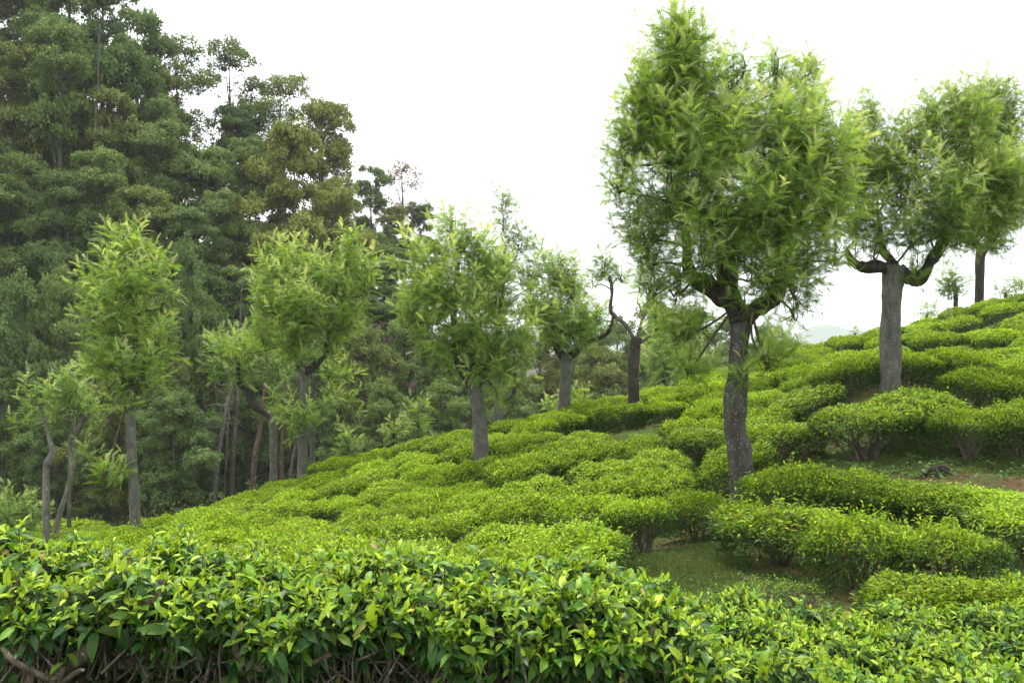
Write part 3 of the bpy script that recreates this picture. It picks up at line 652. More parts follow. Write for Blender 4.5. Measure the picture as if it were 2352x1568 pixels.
def oak(label, Y, trunk, limbs, lobes, lod='mid', fl=.26, dens=16, mat='oak', bark='bark', limb_bark='bark_dark', name='silver_oak', group='pollarded shade trees', split=0, spacing=.036, ground_fit=True, seed=0, shoot=(.45, .95)):
    """trunk: (px,py,w) from the ground up; limbs: lists of (px,py,w,dy); lobes: (px,py,rx,ry[,dy[,dens factor]]) in photo pixels at distance Y"""
    g = np.random.default_rng(1000 + seed); k = Y / F0
    tp = [P(a, b, Y) for a, b, c in trunk]; tr = [c / 2 * k for a, b, c in trunk]
    gz = Hs(tp[0][0], Y)
    if ground_fit: tp = [np.array([tp[0][0], Y, min(gz, tp[0][2]) - .12])] + [t for t in tp if t[2] > gz + .30]; tr = [tr[0] * 1.02] + tr[len(tr) - len(tp) + 1:]
    tp.insert(1, tp[0] + np.array([0, 0, .34])); tr.insert(1, tr[0] / 1.08); tr[0] *= 1.1
    base = np.array([tp[0][0], Y, gz])
    R = link(name, None, loc=base); R.empty_display_size = .4; tag(R, label, 'tree', group)
    tb = MB(); V, Q, T = tube(np.array(tp) - base, tr, 14, len(tp) * 7, .035); tb.add(V, Q, T)
    link('trunk', tb.mesh('trunk', M[bark], smooth=True), R)
    nodes_ = [tp[-1]]
    for lb in limbs:
        pts = np.array([P(a, b, Y) + [0, d, 0] for a, b, c, d in lb]); rr = [c / 2 * k for a, b, c, d in lb]
        V, Q, T = tube(pts - base, rr, 9, len(pts) * 6, .15); b = MB(); b.add(V, Q, T)
        link('limb', b.mesh('limb', M[limb_bark], smooth=True), R); nodes_ += list(spline(pts, len(pts) * 3)[2:])
    nodes_ = np.array(nodes_)
    fol = MB(); br = MB()
    FV, FF = FR[lod]
    for lo in lobes:
        px, py, rx, ry = lo[:4]; dy = lo[4] if len(lo) > 4 else 0; df = lo[5] if len(lo) > 5 else 1
        c = P(px, py, Y) + [0, dy, 0]; a = np.array([rx * k * 1.06, rx * k * .95, ry * k * 1.04])
        ns = max(6, int(dens * 1.66 * df * a[0] * a[2] * 3.14))
        q = rand_dir(ns) * (U(0, 1, ns) ** .45)[:, None]
        sb = c + q * a * .88
        up = np.clip(.55 + .5 * q[:, 2:3], .15, 1.2)
        ax = norm(q * [1, 1, .35] * .65 + np.c_[np.zeros((ns, 2)), up] + .22 * g.normal(size=(ns, 3)))
        L = U(shoot[0], shoot[1], ns) * np.clip(min(a[0], a[2]) / .7, .45, 1.25)
        sb = sb - ax * (L * .55)[:, None]
        # feeder limb into the lobe, then twigs to the shoots
        nb = nodes_[np.argmin(((nodes_ - (c - [0, 0, a[2] * .8])) ** 2).sum(1))]
        f1 = c - [0, 0, a[2] * .45]; f2 = c + [0, 0, a[2] * .5]
        V, Q, T = tube(np.array([nb, (nb + f1) / 2 + g.normal(size=3) * .05, f1, f2]) - base, [.022, .017, .012, .005], 5, 12, .08); br.add(V, Q, T)
        tt = np.clip((sb[:, 2] - f1[2]) / max(f2[2] - f1[2], .1) - .25, 0, 1)
        feet = f1 + (f2 - f1) * tt[:, None]
        midp = (feet + sb) / 2 + np.c_[np.zeros((ns, 2)), -.08 * np.ones(ns)]
        V, F = segs(feet - base, midp - base, .010, .007); br.add(V, F)
        V, F = segs(midp - base, sb - base, .007, .005); br.add(V, F)
        bend = .16 * g.normal(size=(ns, 3)); mid = sb + ax * (L * .5)[:, None] + bend * (L * .5)[:, None]; tip = sb + ax * L[:, None] + np.c_[np.zeros((ns, 2)), .06 * L]
        V, F = segs(sb - base, mid - base, .005, .0035); br.add(V, F)
        V, F = segs(mid - base, tip - base, .0035, .0015); br.add(V, F)
        nf = np.maximum(6, (L / (spacing * 1.22)).astype(int)); idx = np.repeat(np.arange(ns), nf)
        t = np.concatenate([np.linspace(.02, 1, m) for m in nf]); az_ = np.concatenate([np.arange(m) * 2.4 + g.uniform(0, 6) for m in nf]) + g.normal(0, .25, len(t))
        A = ax[idx]; u = norm(np.cross(A, [0.31, .2, .05])); w = np.cross(A, u)
        rad = u * np.cos(az_)[:, None] + w * np.sin(az_)[:, None]
        e = np.radians(16 + 52 * t ** 1.5 + g.normal(0, 10, len(t)))
        d = rad * np.cos(e)[:, None] + A * np.sin(e)[:, None]
        s0, m0, t0 = sb[idx], mid[idx], tip[idx]; tt2 = t[:, None]
        pos = (1 - tt2) ** 2 * s0 + 2 * tt2 * (1 - tt2) * m0 + tt2 ** 2 * t0
        nrm = A * np.cos(e)[:, None] - rad * np.sin(e)[:, None] + np.array([0, 0, .25]) + .18 * g.normal(size=(len(t), 3))
        sc = fl * 1.28 * (1.05 - .50 * t) * U(.7, 1.2, len(t))
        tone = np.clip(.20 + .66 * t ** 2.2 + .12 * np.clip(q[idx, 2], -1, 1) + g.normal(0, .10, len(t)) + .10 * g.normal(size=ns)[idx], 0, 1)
        V, F, K = scatter(FV[g.integers(0, 3, len(t))], FF, pos - base, basis(d, nrm), sc)
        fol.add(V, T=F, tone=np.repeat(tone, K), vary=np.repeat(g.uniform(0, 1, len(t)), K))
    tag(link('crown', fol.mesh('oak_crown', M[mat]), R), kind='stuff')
    tag(link('branch_frame', br.mesh('oak_branches', M['green_twig']), R), kind='stuff')
    return R

oak('largest pollarded shade tree with a thick kinked grey trunk on the near slope', 11.0,
    [(1700, 1190, 52), (1703, 1120, 52), (1703, 1075, 53), (1697, 1025, 53), (1688, 985, 50), (1689, 920, 53), (1694, 870, 48), (1698, 790, 43), (1702, 735, 46), (1703, 705, 54)],
    [[(1700, 735, 48, 0), (1668, 690, 46, -.05), (1620, 655, 40, -.05), (1585, 625, 32, 0), (1577, 550, 20, .05), (1572, 470, 12, .1)],
     [(1705, 735, 46, 0), (1745, 705, 42, .05), (1785, 680, 36, .1), (1800, 640, 26, .15), (1815, 560, 14, .2)],
     [(1703, 720, 40, 0), (1700, 660, 30, .35), (1690, 560, 16, .5), (1560, 350, 9, .5)],
     [(1755, 700, 34, 0), (1775, 650, 24, -.3), (1765, 560, 12, -.4)],
     [(1660, 690, 34, 0), (1640, 600, 22, -.4), (1620, 520, 12, -.5)]],
    [(1565, 190, 125, 175, .3), (1570, 95, 78, 80, .3), (1480, 260, 70, 90, .1), (1430, 345, 52, 52, 0), (1530, 440, 118, 90, -.1), (1490, 560, 75, 90, 0), (1630, 330, 110, 110, -.3),
     (1700, 200, 70, 100, .2), (1795, 190, 50, 105, .3), (1868, 205, 48, 105, .3), (1800, 340, 120, 110, -.3), (1890, 350, 85, 110, .1), (1880, 470, 90, 80, -.1), (1740, 460, 125, 100, -.5),
     (1640, 540, 110, 90, -.4), (1780, 560, 110, 90, -.2), (1860, 580, 72, 75, .1), (1700, 620, 90, 60, -.5, .7), (1560, 640, 75, 60, .1, .8), (1690, 690, 40, 32, -.4, .9), (1830, 650, 75, 60, .1, .9), (1840, 700, 55, 45, .3, .7),
     (1580, 735, 95, 65, .4, 1.2), (1600, 825, 95, 50, .4, .8), (1770, 815, 80, 52, .1, .9), (1500, 650, 60, 55, .1, 1.2), (1450, 500, 60, 75, .1), (1425, 400, 55, 60, .2), (1500, 215, 62, 80, .2), (1640, 250, 60, 75, .2, .8), (1716, 140, 22, 50, .2, 1.4), (1796, 125, 20, 52, .3, 1.4), (1871, 135, 20, 52, .3, 1.4), (1556, 45, 34, 45, .3, 1.2), (1460, 300, 70, 75, .1), (1540, 340, 100, 80, -.1), (1830, 280, 80, 80, .1), (1560, 60, 70, 60, .3), (1940, 420, 60, 70, .2), (1930, 560, 50, 60, .2, .8), (1735, 800, 45, 40, -.3, .8), (1690, 860, 34, 28, -.3, .5), (1700, 300, 90, 90, .2), (1620, 440, 90, 80, .4), (1700, 540, 90, 80, .4), (1800, 470, 100, 90, .5), (1600, 590, 70, 50, -.5), (1740, 640, 70, 45, -.6)],
    lod='fine', fl=.26, dens=19, mat='oak', bark='bark_wet_shade', seed=1, spacing=.034)
oak('stout grey-trunked shade tree with T-shaped dark limbs on the upper slope', 14.5,
    [(2045, 900, 48), (2046, 830, 46), (2045, 760, 44), (2048, 690, 43), (2051, 645, 46), (2053, 612, 50)],
    [[(2060, 618, 28.6, 0), (2025, 613, 28.6, 0), (1990, 612, 25.2, .05), (1968, 606, 20.2, .1), (1955, 570, 11.8, .2)],
     [(2062, 622, 33.6, 0), (2092, 640, 30.2, -.05), (2112, 640, 28.6, -.05), (2135, 600, 26.9, -.05), (2170, 548, 23.5, 0), (2200, 500, 20.2, .05), (2212, 470, 11.8, .1), (2235, 400, 6.7, .1)],
     [(2055, 612, 25.2, 0), (2050, 560, 15.1, .4), (2045, 480, 8.4, .5)]],
    [(1990, 300, 68, 95, .5), (2000, 400, 85, 90, .3), (1970, 490, 65, 85, .1), (1965, 575, 45, 40, 0, .8), (2080, 420, 75, 95, .2), (2120, 330, 70, 85, .3), (2195, 300, 70, 105, .1), (2080, 530, 80, 60, -.2), (2170, 430, 85, 90, -.3),
     (2260, 410, 80, 95, -.2), (2320, 370, 60, 95, .2), (2240, 520, 75, 60, .1), (2310, 500, 55, 70, .3), (2120, 590, 40, 34, .2, .7), (2085, 640, 16, 14, -.2, 1.4), (2010, 560, 50, 36, -.2, .8), (2060, 340, 80, 90, .4), (2130, 480, 90, 90, -.4), (2170, 540, 60, 50, -.4, .8), (2030, 240, 45, 65, .4, .9), (2150, 250, 65, 80, .3), (2240, 240, 60, 90, .2), (2300, 440, 70, 80, -.2), (2000, 520, 60, 60, -.3)],
    lod='fine', fl=.26, dens=16, mat='oak', seed=2, spacing=.040)
oak('slim dark-trunked shade tree on the skyline at the right edge', 26,
    [(2249, 715, 22), (2250, 660, 19), (2251, 600, 20), (2255, 570, 22)],
    [[(2253, 580, 16, 0), (2240, 540, 10, 0), (2238, 470, 6, .2)], [(2255, 580, 16, 0), (2285, 545, 10, .3), (2300, 470, 6, .3)]],
    [(2260, 240, 70, 85, 1), (2330, 280, 70, 115, 1), (2290, 400, 90, 110, 1), (2240, 500, 55, 60, .5), (2300, 540, 65, 55, .5, .7), (2375, 430, 60, 110, 1), (2320, 210, 60, 70, 1), (2370, 250, 50, 90, 1)],
    lod='coarse', fl=.34, dens=9, mat='oak_dark', bark='bark_dark', seed=3, spacing=.055)
oak('small round tree left of the slim dark trunk on the skyline', 31, [(2195, 712, 10), (2195, 660, 8)], [], [(2195, 640, 42, 45), (2180, 670, 26, 30)], lod='coarse', fl=.34, dens=9, mat='oak_dark', bark='bark_dark', seed=4, spacing=.06)
oak('low shrubby tree peeping over the crest right of the stout trunk', 32, [(2130, 745, 9), (2130, 722, 7)], [], [(2130, 715, 34, 24)], lod='coarse', fl=.34, dens=9, seed=5, spacing=.06, bark='bark_dark')
oak('low pale shrubby tree on the crest at the right edge', 31, [(2310, 700, 9), (2310, 672, 7)], [], [(2310, 665, 45, 22), (2345, 645, 26, 26)], lod='coarse', fl=.34, dens=9, seed=6, spacing=.06, bark='bark_dark')
oak('tiny sapling spire on the distant crest left of the stout trunk', 33, [(1963, 790, 5), (1963, 765, 4)], [], [(1963, 760, 12, 20)], lod='coarse', fl=.28, dens=14, seed=7, spacing=.06, bark='bark_dark')
oak('full-crowned shade tree with a leaning ivy-footed trunk at the centre of the slope', 16.5,
    [(1106, 1072, 36), (1104, 1010, 33), (1100, 950, 32), (1092, 900, 31), (1084, 870, 30)],
    [[(1088, 890, 26, 0), (1062, 850, 22, 0), (1046, 790, 18, 0), (1042, 720, 14, .1), (1050, 600, 9, .2)], [(1090, 890, 24, 0), (1118, 840, 18, .1), (1140, 770, 12, .2), (1150, 680, 8, .3)], [(1088, 880, 20, 0), (1085, 800, 14, -.3), (1090, 720, 8, -.4)]],
    [(1045, 530, 62, 80, .2), (1100, 580, 70, 70, .1), (980, 610, 70, 70, .1), (1030, 650, 90, 80, -.3), (1140, 660, 80, 80, 0), (950, 700, 62, 70, .1), (1060, 750, 90, 70, -.4), (1160, 770, 75, 70, 0), (990, 770, 60, 60, .2), (1180, 830, 55, 55, .1), (1110, 830, 70, 50, -.4), (1030, 830, 42, 42, .2, .7), (1140, 890, 42, 30, 0, .6)],
    lod='mid', fl=.27, dens=15, seed=8, spacing=.042)
oak('paler spired shade tree standing close behind the central full-crowned one', 22,
    [(1143, 985, 20), (1143, 930, 18), (1140, 880, 16)], [[(1143, 930, 10, 0), (1175, 908, 10, 0), (1185, 880, 8, 0)], [(1140, 890, 14, 0), (1150, 740, 10, .2), (1160, 560, 6, .2)]],
    [(1155, 480, 38, 75, .3), (1190, 540, 45, 60, .3), (1215, 620, 50, 70, .3), (1150, 600, 60, 60, .3), (1225, 690, 40, 60, .3)],
    lod='coarse', fl=.30, dens=11, seed=9, spacing=.05, mat='oak_dark')
oak('round-headed shade tree with a straight trunk below the bare forked one', 24,
    [(1295, 955, 29), (1297, 900, 26), (1300, 850, 25), (1300, 815, 28)],
    [[(1300, 825, 20, 0), (1275, 790, 14, 0), (1265, 700, 8, .2)], [(1302, 825, 20, 0), (1335, 790, 14, .1), (1345, 700, 8, .2)], [(1340, 790, 9, 0), (1385, 772, 9, 0), (1404, 750, 8, 0), (1408, 720, 5, 0)]],
    [(1275, 610, 55, 65, .2), (1320, 650, 55, 65, .2), (1250, 690, 50, 60, 0), (1300, 730, 80, 70, -.4), (1360, 720, 45, 60, 0), (1260, 770, 45, 38, 0, .8), (1330, 785, 50, 30, -.2, .7)],
    lod='coarse', fl=.32, dens=10, seed=10, spacing=.05)
oak('half-bare pollard with a blackened trunk and pale forked limbs', 19.5,
    [(1453, 990, 32), (1455, 930, 28), (1455, 860, 26), (1458, 800, 24), (1462, 775, 28)],
    [[(1460, 785, 11.9, 0), (1440, 750, 8.6, 0), (1412, 725, 9.1, 0), (1402, 710, 9.8, 0), (1406, 670, 7.6, 0), (1400, 636, 8.6, 0)],
     [(1465, 780, 9.8, 0), (1472, 745, 7.1, 0), (1486, 705, 5.9, 0), (1492, 668, 4.9, 0)], [(1465, 790, 8.6, 0), (1490, 775, 5.9, .1), (1508, 765, 5.4, .1), (1506, 690, 3.8, .1)], [(1478, 735, 4.9, 0), (1470, 700, 3.2, .1)]],
    [(1385, 600, 38, 48, .1, 1.3), (1428, 620, 30, 38, .1, 1.1), (1362, 640, 26, 34, 0, 1), (1505, 660, 28, 44, .2, 1), (1515, 730, 24, 42, .1, .9), (1470, 650, 24, 36, .1, .8)],
    lod='mid', fl=.26, dens=13, seed=11, spacing=.05, bark='bark_burnt', limb_bark='bark_forest', mat='oak_dark')
oak('shade tree with leafy sprouts halfway up its forked trunk, left of centre', 20.5,
    [(694, 1102, 24), (695, 1040, 22), (695, 960, 20), (698, 890, 20), (696, 845, 23)],
    [[(696, 855, 20, 0), (682, 820, 16, 0), (672, 760, 12, .1), (680, 660, 8, .2)], [(698, 855, 20, 0), (728, 835, 16, 0), (748, 800, 13, .1), (760, 690, 8, .2)]],
    [(640, 610, 55, 60, .1), (700, 620, 60, 60, .2), (795, 570, 34, 62, .2), (770, 640, 60, 70, .1), (835, 640, 40, 70, .1), (630, 690, 60, 60, -.2), (710, 710, 80, 70, -.4), (790, 720, 65, 60, -.1), (600, 760, 50, 48, .1), (680, 780, 60, 50, -.3), (760, 780, 50, 45, .1, .8), (550, 790, 50, 42, .5, .7),
     (690, 960, 60, 42, -.3, .8), (740, 930, 45, 40, 0, .6), (650, 920, 34, 34, -.1, .6)],
    lod='coarse', fl=.31, dens=11, seed=12, spacing=.046)
oak('twin grey stem standing just right of the sprouting forked trunk', 21.2, [(718, 1100, 12), (718, 1030, 11), (716, 950, 16), (722, 860, 12)], [], [(770, 870, 45, 50, .3, .7), (800, 940, 32, 40, .3, .5)], lod='coarse', fl=.31, dens=10, seed=13, spacing=.05)
oak('slim leafy shade tree with a straight pale trunk behind the left hedge', 15,
    [(316, 1262, 27), (311, 1200, 24), (308, 1120, 22), (303, 1040, 21), (300, 960, 22), (299, 900, 28)],
    [[(299, 915, 22, 0), (280, 870, 14, 0), (270, 780, 8, .1)], [(300, 915, 20, 0), (325, 870, 13, 0), (335, 790, 8, .1)], [(300, 900, 18, 0), (300, 800, 11, .2), (295, 650, 7, .2)]],
    [(248, 560, 30, 62, .1), (296, 560, 32, 62, .1), (345, 600, 36, 60, .1), (230, 640, 52, 55, .1), (300, 650, 70, 70, -.2), (365, 680, 38, 55, .1), (280, 730, 75, 65, -.2), (355, 780, 50, 60, 0), (270, 810, 62, 60, -.2), (330, 850, 62, 55, -.1), (235, 870, 40, 45, .2, .7), (300, 920, 50, 36, -.2, .7), (245, 1085, 38, 34, -.1, .5), (285, 1070, 20, 20, -.1, .5)],
    lod='mid', fl=.26, dens=16, seed=14, spacing=.044)
oak('dark leaning-limbed shade tree at the forest edge left of the sprouting trunk', 23.5,
    [(628, 1122, 19), (628, 1040, 17), (626, 970, 17), (618, 945, 17)], [[(622, 955, 18, 0), (590, 935, 17, 0), (570, 900, 14, 0), (552, 880, 12, 0), (545, 820, 8, 0)]],
    [(520, 800, 50, 48, .1), (575, 800, 55, 48, .2), (550, 850, 60, 40, 0), (500, 840, 34, 34, 0, .8), (620, 860, 40, 40, .2, .7)], lod='coarse', fl=.32, dens=9, seed=15, spacing=.05, bark='bark', mat='oak_dark')
oak('pollard with two crooked pale stems at the forest edge on the left', 19,
    [(106, 1212, 16), (106, 1140, 15), (106, 1075, 14), (112, 1060, 19), (121, 1035, 12), (112, 1005, 9), (106, 970, 7)],
    [[(112, 1230, 12.0, .3), (122, 1180, 11.2, .3), (142, 1120, 11.2, .3), (150, 1075, 11.2, .3), (146, 1015, 12.0, .3), (160, 990, 9.8, .3), (184, 955, 9.0, .3)], [(148, 1015, 9.0, .3), (160, 985, 6.0, .2), (162, 955, 3.8, .2)], [(106, 975, 6.8, 0), (90, 930, 4.5, 0), (80, 900, 3.0, 0)]],
    [(85, 900, 55, 45, 0, 1), (150, 890, 55, 60, .2, 1), (185, 940, 40, 42, .3, .9), (60, 960, 38, 42, 0, .9), (120, 960, 34, 34, .2, .8), (175, 1050, 30, 36, .3, .4)], lod='coarse', fl=.28, dens=11, seed=16, spacing=.05, bark='bark_pale', limb_bark='bark_pale', mat='oak_dark')
for k, (px, py, Y, rx, ry, lab) in enumerate([(960, 955, 23.5, 30, 48, 'pointed sapling rising behind the ridge left of the central tree'), (905, 985, 23, 38, 26, 'low feathery sapling left of the pointed one behind the ridge'),
        (1325, 915, 27, 30, 36, 'bright sapling right of the straight round-headed tree trunk'), (1270, 930, 27, 22, 28, 'bright sapling left of the straight round-headed tree trunk'), (800, 1010, 23, 26, 40, 'thin-stemmed dark sapling at the forest edge right of the twin stems'),
        (1525, 800, 31, 50, 80, 'bushy tree behind the crest right of the half-bare pollard'), (1590, 830, 32, 50, 60, 'bushy tree behind the crest left of the thickest trunk'), (1800, 790, 33, 40, 40, 'low bushy tree behind the crest right of the thickest trunk')]):
    oak(lab, Y, [(px, py + ry + 30, 8), (px, py + ry * .3, 6)], [], [(px, py, rx, ry), (px, py + ry * .55, rx * 1.1, ry * .5)], lod='coarse', fl=.30, dens=11, seed=30 + k, spacing=.05, bark='bark_dark', name='silver_oak_sapling' if k < 5 else 'bushy_tree', group='saplings and bushy trees behind the crest', mat='oak' if k in (2, 3) else 'oak_dark')

# ------------------------------------------------------------------ the forest
def forest_kind(seed, Ht, Rc, low, ncl, mat, leaf=.20, per=1650, open_=0.0, rc=(.85, 2.0)):
    """clumped, domed crown on a tall trunk; returns (trunk mesh, crown mesh)"""
    g = np.random.default_rng(seed); tb = MB(); fol = MB()
    lean = g.normal(0, .02, 2) * Ht
    tpts = np.array([[0, 0, -.4], [lean[0] * .2, lean[1] * .2, Ht * .3], [lean[0] * .6, lean[1] * .6, Ht * .65], [lean[0], lean[1], Ht * .93]])
    rb = .011 * Ht + .02
    V, Q, T = tube(tpts, [rb, rb * .8, rb * .5, rb * .12], 8, 18, .05); tb.add(V, Q, T)
    sp = spline(tpts, 60)
    for k in range(ncl):
        f = (k + g.uniform(.2, .8)) / ncl; hz = low + (1 - low) * f ** .9
        prof = math.sin(math.pi * min(1, .16 + .80 * f)) ** .7 * (1 - .35 * f) + .12
        a = k * 2.4 + g.uniform(-.5, .5); rr = Rc * prof * g.uniform(.30, 1.08)
        c0 = sp[min(59, int(hz * 58))]; c = c0 + np.array([math.cos(a) * rr, math.sin(a) * rr, 0]); c[2] = Ht * min(hz + g.uniform(-.02, .02), .955)
        s = g.uniform(*rc) * (1.0 - .30 * f)
        st = sp[min(59, int(max(.1, hz - .10 - .05 * rr / Rc) * 58))]
        md = (st + c) / 2 + np.array([0, 0, -.15 * rr])
        V, Q, T = tube([st, md, c - [0, 0, s * .3]], [rb * .34 * (1.1 - f), rb * .22 * (1.1 - f) + .012, .015], 5, 7, .08); tb.add(V, Q, T)
        # tufts over a dome
        nt = int(22 * s * s * (1 - open_ * .4)) + 6
        q = rand_dir(nt) if False else norm(g.normal(size=(nt, 3)))
        q[:, 2] = np.where(q[:, 2] < -.25, -q[:, 2] * .6, q[:, 2])
        tc = c + q * np.array([s * g.uniform(.85, 1.15), s * g.uniform(.85, 1.15), s * g.uniform(.6, .95)]) * g.uniform(.82, 1.06, nt)[:, None]
        tr = g.uniform(.22, .42, nt) * s ** .5
        nl = int(per / nt * s * s); n = nl * nt; idx = np.repeat(np.arange(nt), nl)
        d = norm(g.normal(size=(n, 3)) + q[idx] * .6 + [0, 0, .2]); rad = g.uniform(.15, 1.0, n) ** .6
        pos = tc[idx] + d * (tr[idx] * rad)[:, None] * [1, 1, .75]
        dd = norm(d + .8 * g.normal(size=(n, 3)) - [0, 0, .25])
        nn = g.normal(size=(n, 3)) * .40 + d * .4 + q[idx] * 1.1 + [0, 0, .2]
        V, F, K = scatter(np.array([(0, 0, 0), (.5, -.22, 0), (1, 0, -.08), (.5, .22, 0)], float), SMALL2F, pos, basis(dd, nn), leaf * g.uniform(.6, 1.3, n))
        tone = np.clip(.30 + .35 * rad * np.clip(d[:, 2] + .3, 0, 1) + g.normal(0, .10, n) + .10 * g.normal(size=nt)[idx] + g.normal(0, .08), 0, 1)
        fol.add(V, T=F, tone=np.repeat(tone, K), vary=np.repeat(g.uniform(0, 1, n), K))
        # bare inner twigs
        m = nt; V, F = segs(np.repeat(c[None] - [0, 0, s * .3], m, 0), tc, .014, .006); tb.add(V, F)
    return tb.mesh('forest_trunk', M['bark_forest'], smooth=True), fol.mesh('forest_crown', M[mat])

TA, TB, TC = [(forest_kind(q, 22, 3.0, lo, nc, 'forest_green'), 22, 3.0) for q, lo, nc in ((1, .30, 22), (2, .24, 24), (3, .36, 20))]
RA, RB = [(forest_kind(q, 9, 2.6, .14, 19, 'forest_green', leaf=.18, rc=(.85, 1.3)), 9, 2.6) for q in (7, 8)]
UM = (forest_kind(5, 17, 3.4, .26, 28, 'forest_yellow', rc=(1.0, 1.6)), 17, 3.4); OP = (forest_kind(6, 20, 2.8, .52, 13, 'forest_olive', open_=.6, per=800), 20, 2.8)
FK = {'tall0': TA, 'tall1': TB, 'tall2': TC, 'tall3': TB, 'yellow': UM, 'open': OP, 'round0': RA, 'round1': RB, 'round2': RA, 'red': (forest_kind(10, 14, 1.7, .55, 15, 'forest_red', open_=1.0, per=300, rc=(.7, 1.0)), 14, 1.7)}
FCOL = {'tall0': 'green', 'tall1': 'olive', 'tall2': 'blue', 'tall3': 'green', 'yellow': 'yellow', 'open': 'olive', 'round0': 'blue', 'round1': 'green', 'round2': 'olive', 'red': 'red'}

def forest_tree(kind, px, ptop, Y, wpx, label, group, rz=None):
    (tm, cm), Ht, Rc = FK[kind]
    x = (px - W0) / F0 * Y; g = Hs(x, Y); top = (H0 - ptop) / F0 * Y
    sz = (top - g) / Ht; sx = (wpx / 2 / F0 * Y) / (Rc * 1.15)
    R = link('forest_tree', None, loc=(x, Y, g)); R.empty_display_size = .5
    R.rotation_euler = (0, 0, U(0, 6.28) if rz is None else rz); R.scale = (sx, sx, sz)
    link('trunk', tm, R); c = tag(link('crown', cm, R), kind='stuff'); tag(R, label, 'tree', group)
    c.material_slots[0].link = 'OBJECT'; c.material_slots[0].material = M['forest_' + FCOL[kind]]
    return R
# back rows follow the skyline, nearer rows step down in front of it
BACK = [('tall3', -60, -190, 52, 300), ('tall0', 60, -150, 50, 290), ('tall1', 165, -120, 53, 260), ('tall2', 235, -95, 48, 270), ('tall0', 318, 10, 52, 190), ('open', 425, 80, 54, 200), ('tall1', 375, 160, 50, 170), ('open', 540, 110, 56, 210), ('open', 635, 178, 56, 190),
        ('tall2', 520, 240, 54, 200), ('yellow', 735, 235, 52, 230), ('tall0', 855, 372, 62, 120), ('red', 930, 365, 66, 130), ('tall2', 985, 470, 66, 110), ('tall1', 905, 470, 64, 150)]
MID = [('tall1', 20, 90, 43, 270), ('tall3', 140, 40, 42, 260), ('tall1', 270, 200, 43, 230), ('tall0', 400, 260, 44, 250), ('tall3', 490, 330, 45, 230), ('tall2', 220, 60, 47, 220), ('tall0', 580, 300, 48, 200), ('tall2', 330, 130, 47, 200), ('tall2', 60, 200, 45, 230), ('yellow', 665, 285, 44, 270), ('yellow', 760, 420, 47, 190), ('tall3', 845, 520, 50, 190), ('tall0', 590, 520, 46, 200)]
FRONT = [('tall0', -20, 330, 37, 240), ('tall2', 130, 390, 36.5, 210), ('tall3', 230, 330, 38, 230), ('tall1', 335, 420, 37.5, 220), ('tall2', 455, 480, 38, 220), ('tall0', 560, 600, 39, 200), ('tall1', 690, 560, 41, 200), ('tall3', 800, 620, 43, 190), ('tall2', 900, 600, 46, 180), ('tall2', 30, 480, 38, 220), ('tall0', 520, 420, 42, 190), ('tall1', 770, 520, 45, 190)]
LOW = [('round0', 40, 650, 32.5, 220), ('round1', 150, 640, 33, 200), ('round0', 420, 570, 34, 170), ('round2', 360, 760, 32, 160), ('round1', 480, 700, 34.5, 160), ('round0', 400, 905, 30.5, 200), ('round2', 250, 880, 31, 180), ('round1', 20, 860, 31, 180), ('round0', 110, 960, 30.5, 150), ('round1', 590, 760, 36, 170),
       ('round2', 830, 760, 36, 200), ('round1', 930, 740, 38, 190), ('round0', 1010, 790, 38, 180), ('round2', 1090, 760, 42, 190), ('round1', 880, 880, 33, 150), ('round0', 1190, 860, 34, 130), ('round1', 1020, 880, 34, 150), ('round0', 720, 800, 35, 170), ('round2', 1240, 700, 46, 180), ('round1', 230, 1010, 31, 130), ('round0', 460, 960, 33.5, 110), ('round0', 740, 940, 33, 120),
       ('round1', 1060, 650, 52, 200), ('round0', 1330, 720, 52, 190), ('round1', 1420, 740, 56, 180), ('round2', 1510, 700, 58, 170), ('round0', 1590, 710, 58, 180), ('round2', 1380, 800, 44, 190), ('round1', 1680, 730, 60, 170), ('round0', 1770, 750, 60, 150), ('round2', 1480, 820, 44, 150)]
WORDS = {'tall0': 'mid green', 'tall1': 'olive green', 'tall2': 'blue-green', 'tall3': 'deep green', 'yellow': 'yellow-olive', 'open': 'open umbrella-topped', 'round0': 'blue-green', 'round1': 'mid green', 'round2': 'olive', 'red': 'sparse reddish'}
for rowname, row in (('back', BACK), ('middle', MID), ('front', FRONT), ('understorey', LOW)):
    order = sorted(range(len(row)), key=lambda i: row[i][1])
    for n_, i in enumerate(order):
        kd, px, pt, Y, w = row[i]
        where = {'back': 'tree on the forest skyline', 'middle': 'tree in the second rank of the forest', 'front': 'tree in the front rank of the tall forest', 'understorey': 'low bushy tree along the forest foot'}[rowname]
        forest_tree(kd, px, pt, Y, w, '%s %s, %s from the left there' % (WORDS[kd], where, ORD[n_]), {'back': 'skyline trees of the forest', 'middle': 'second rank of forest trees', 'front': 'front rank of forest trees', 'understorey': 'low trees at the forest foot'}[rowname])

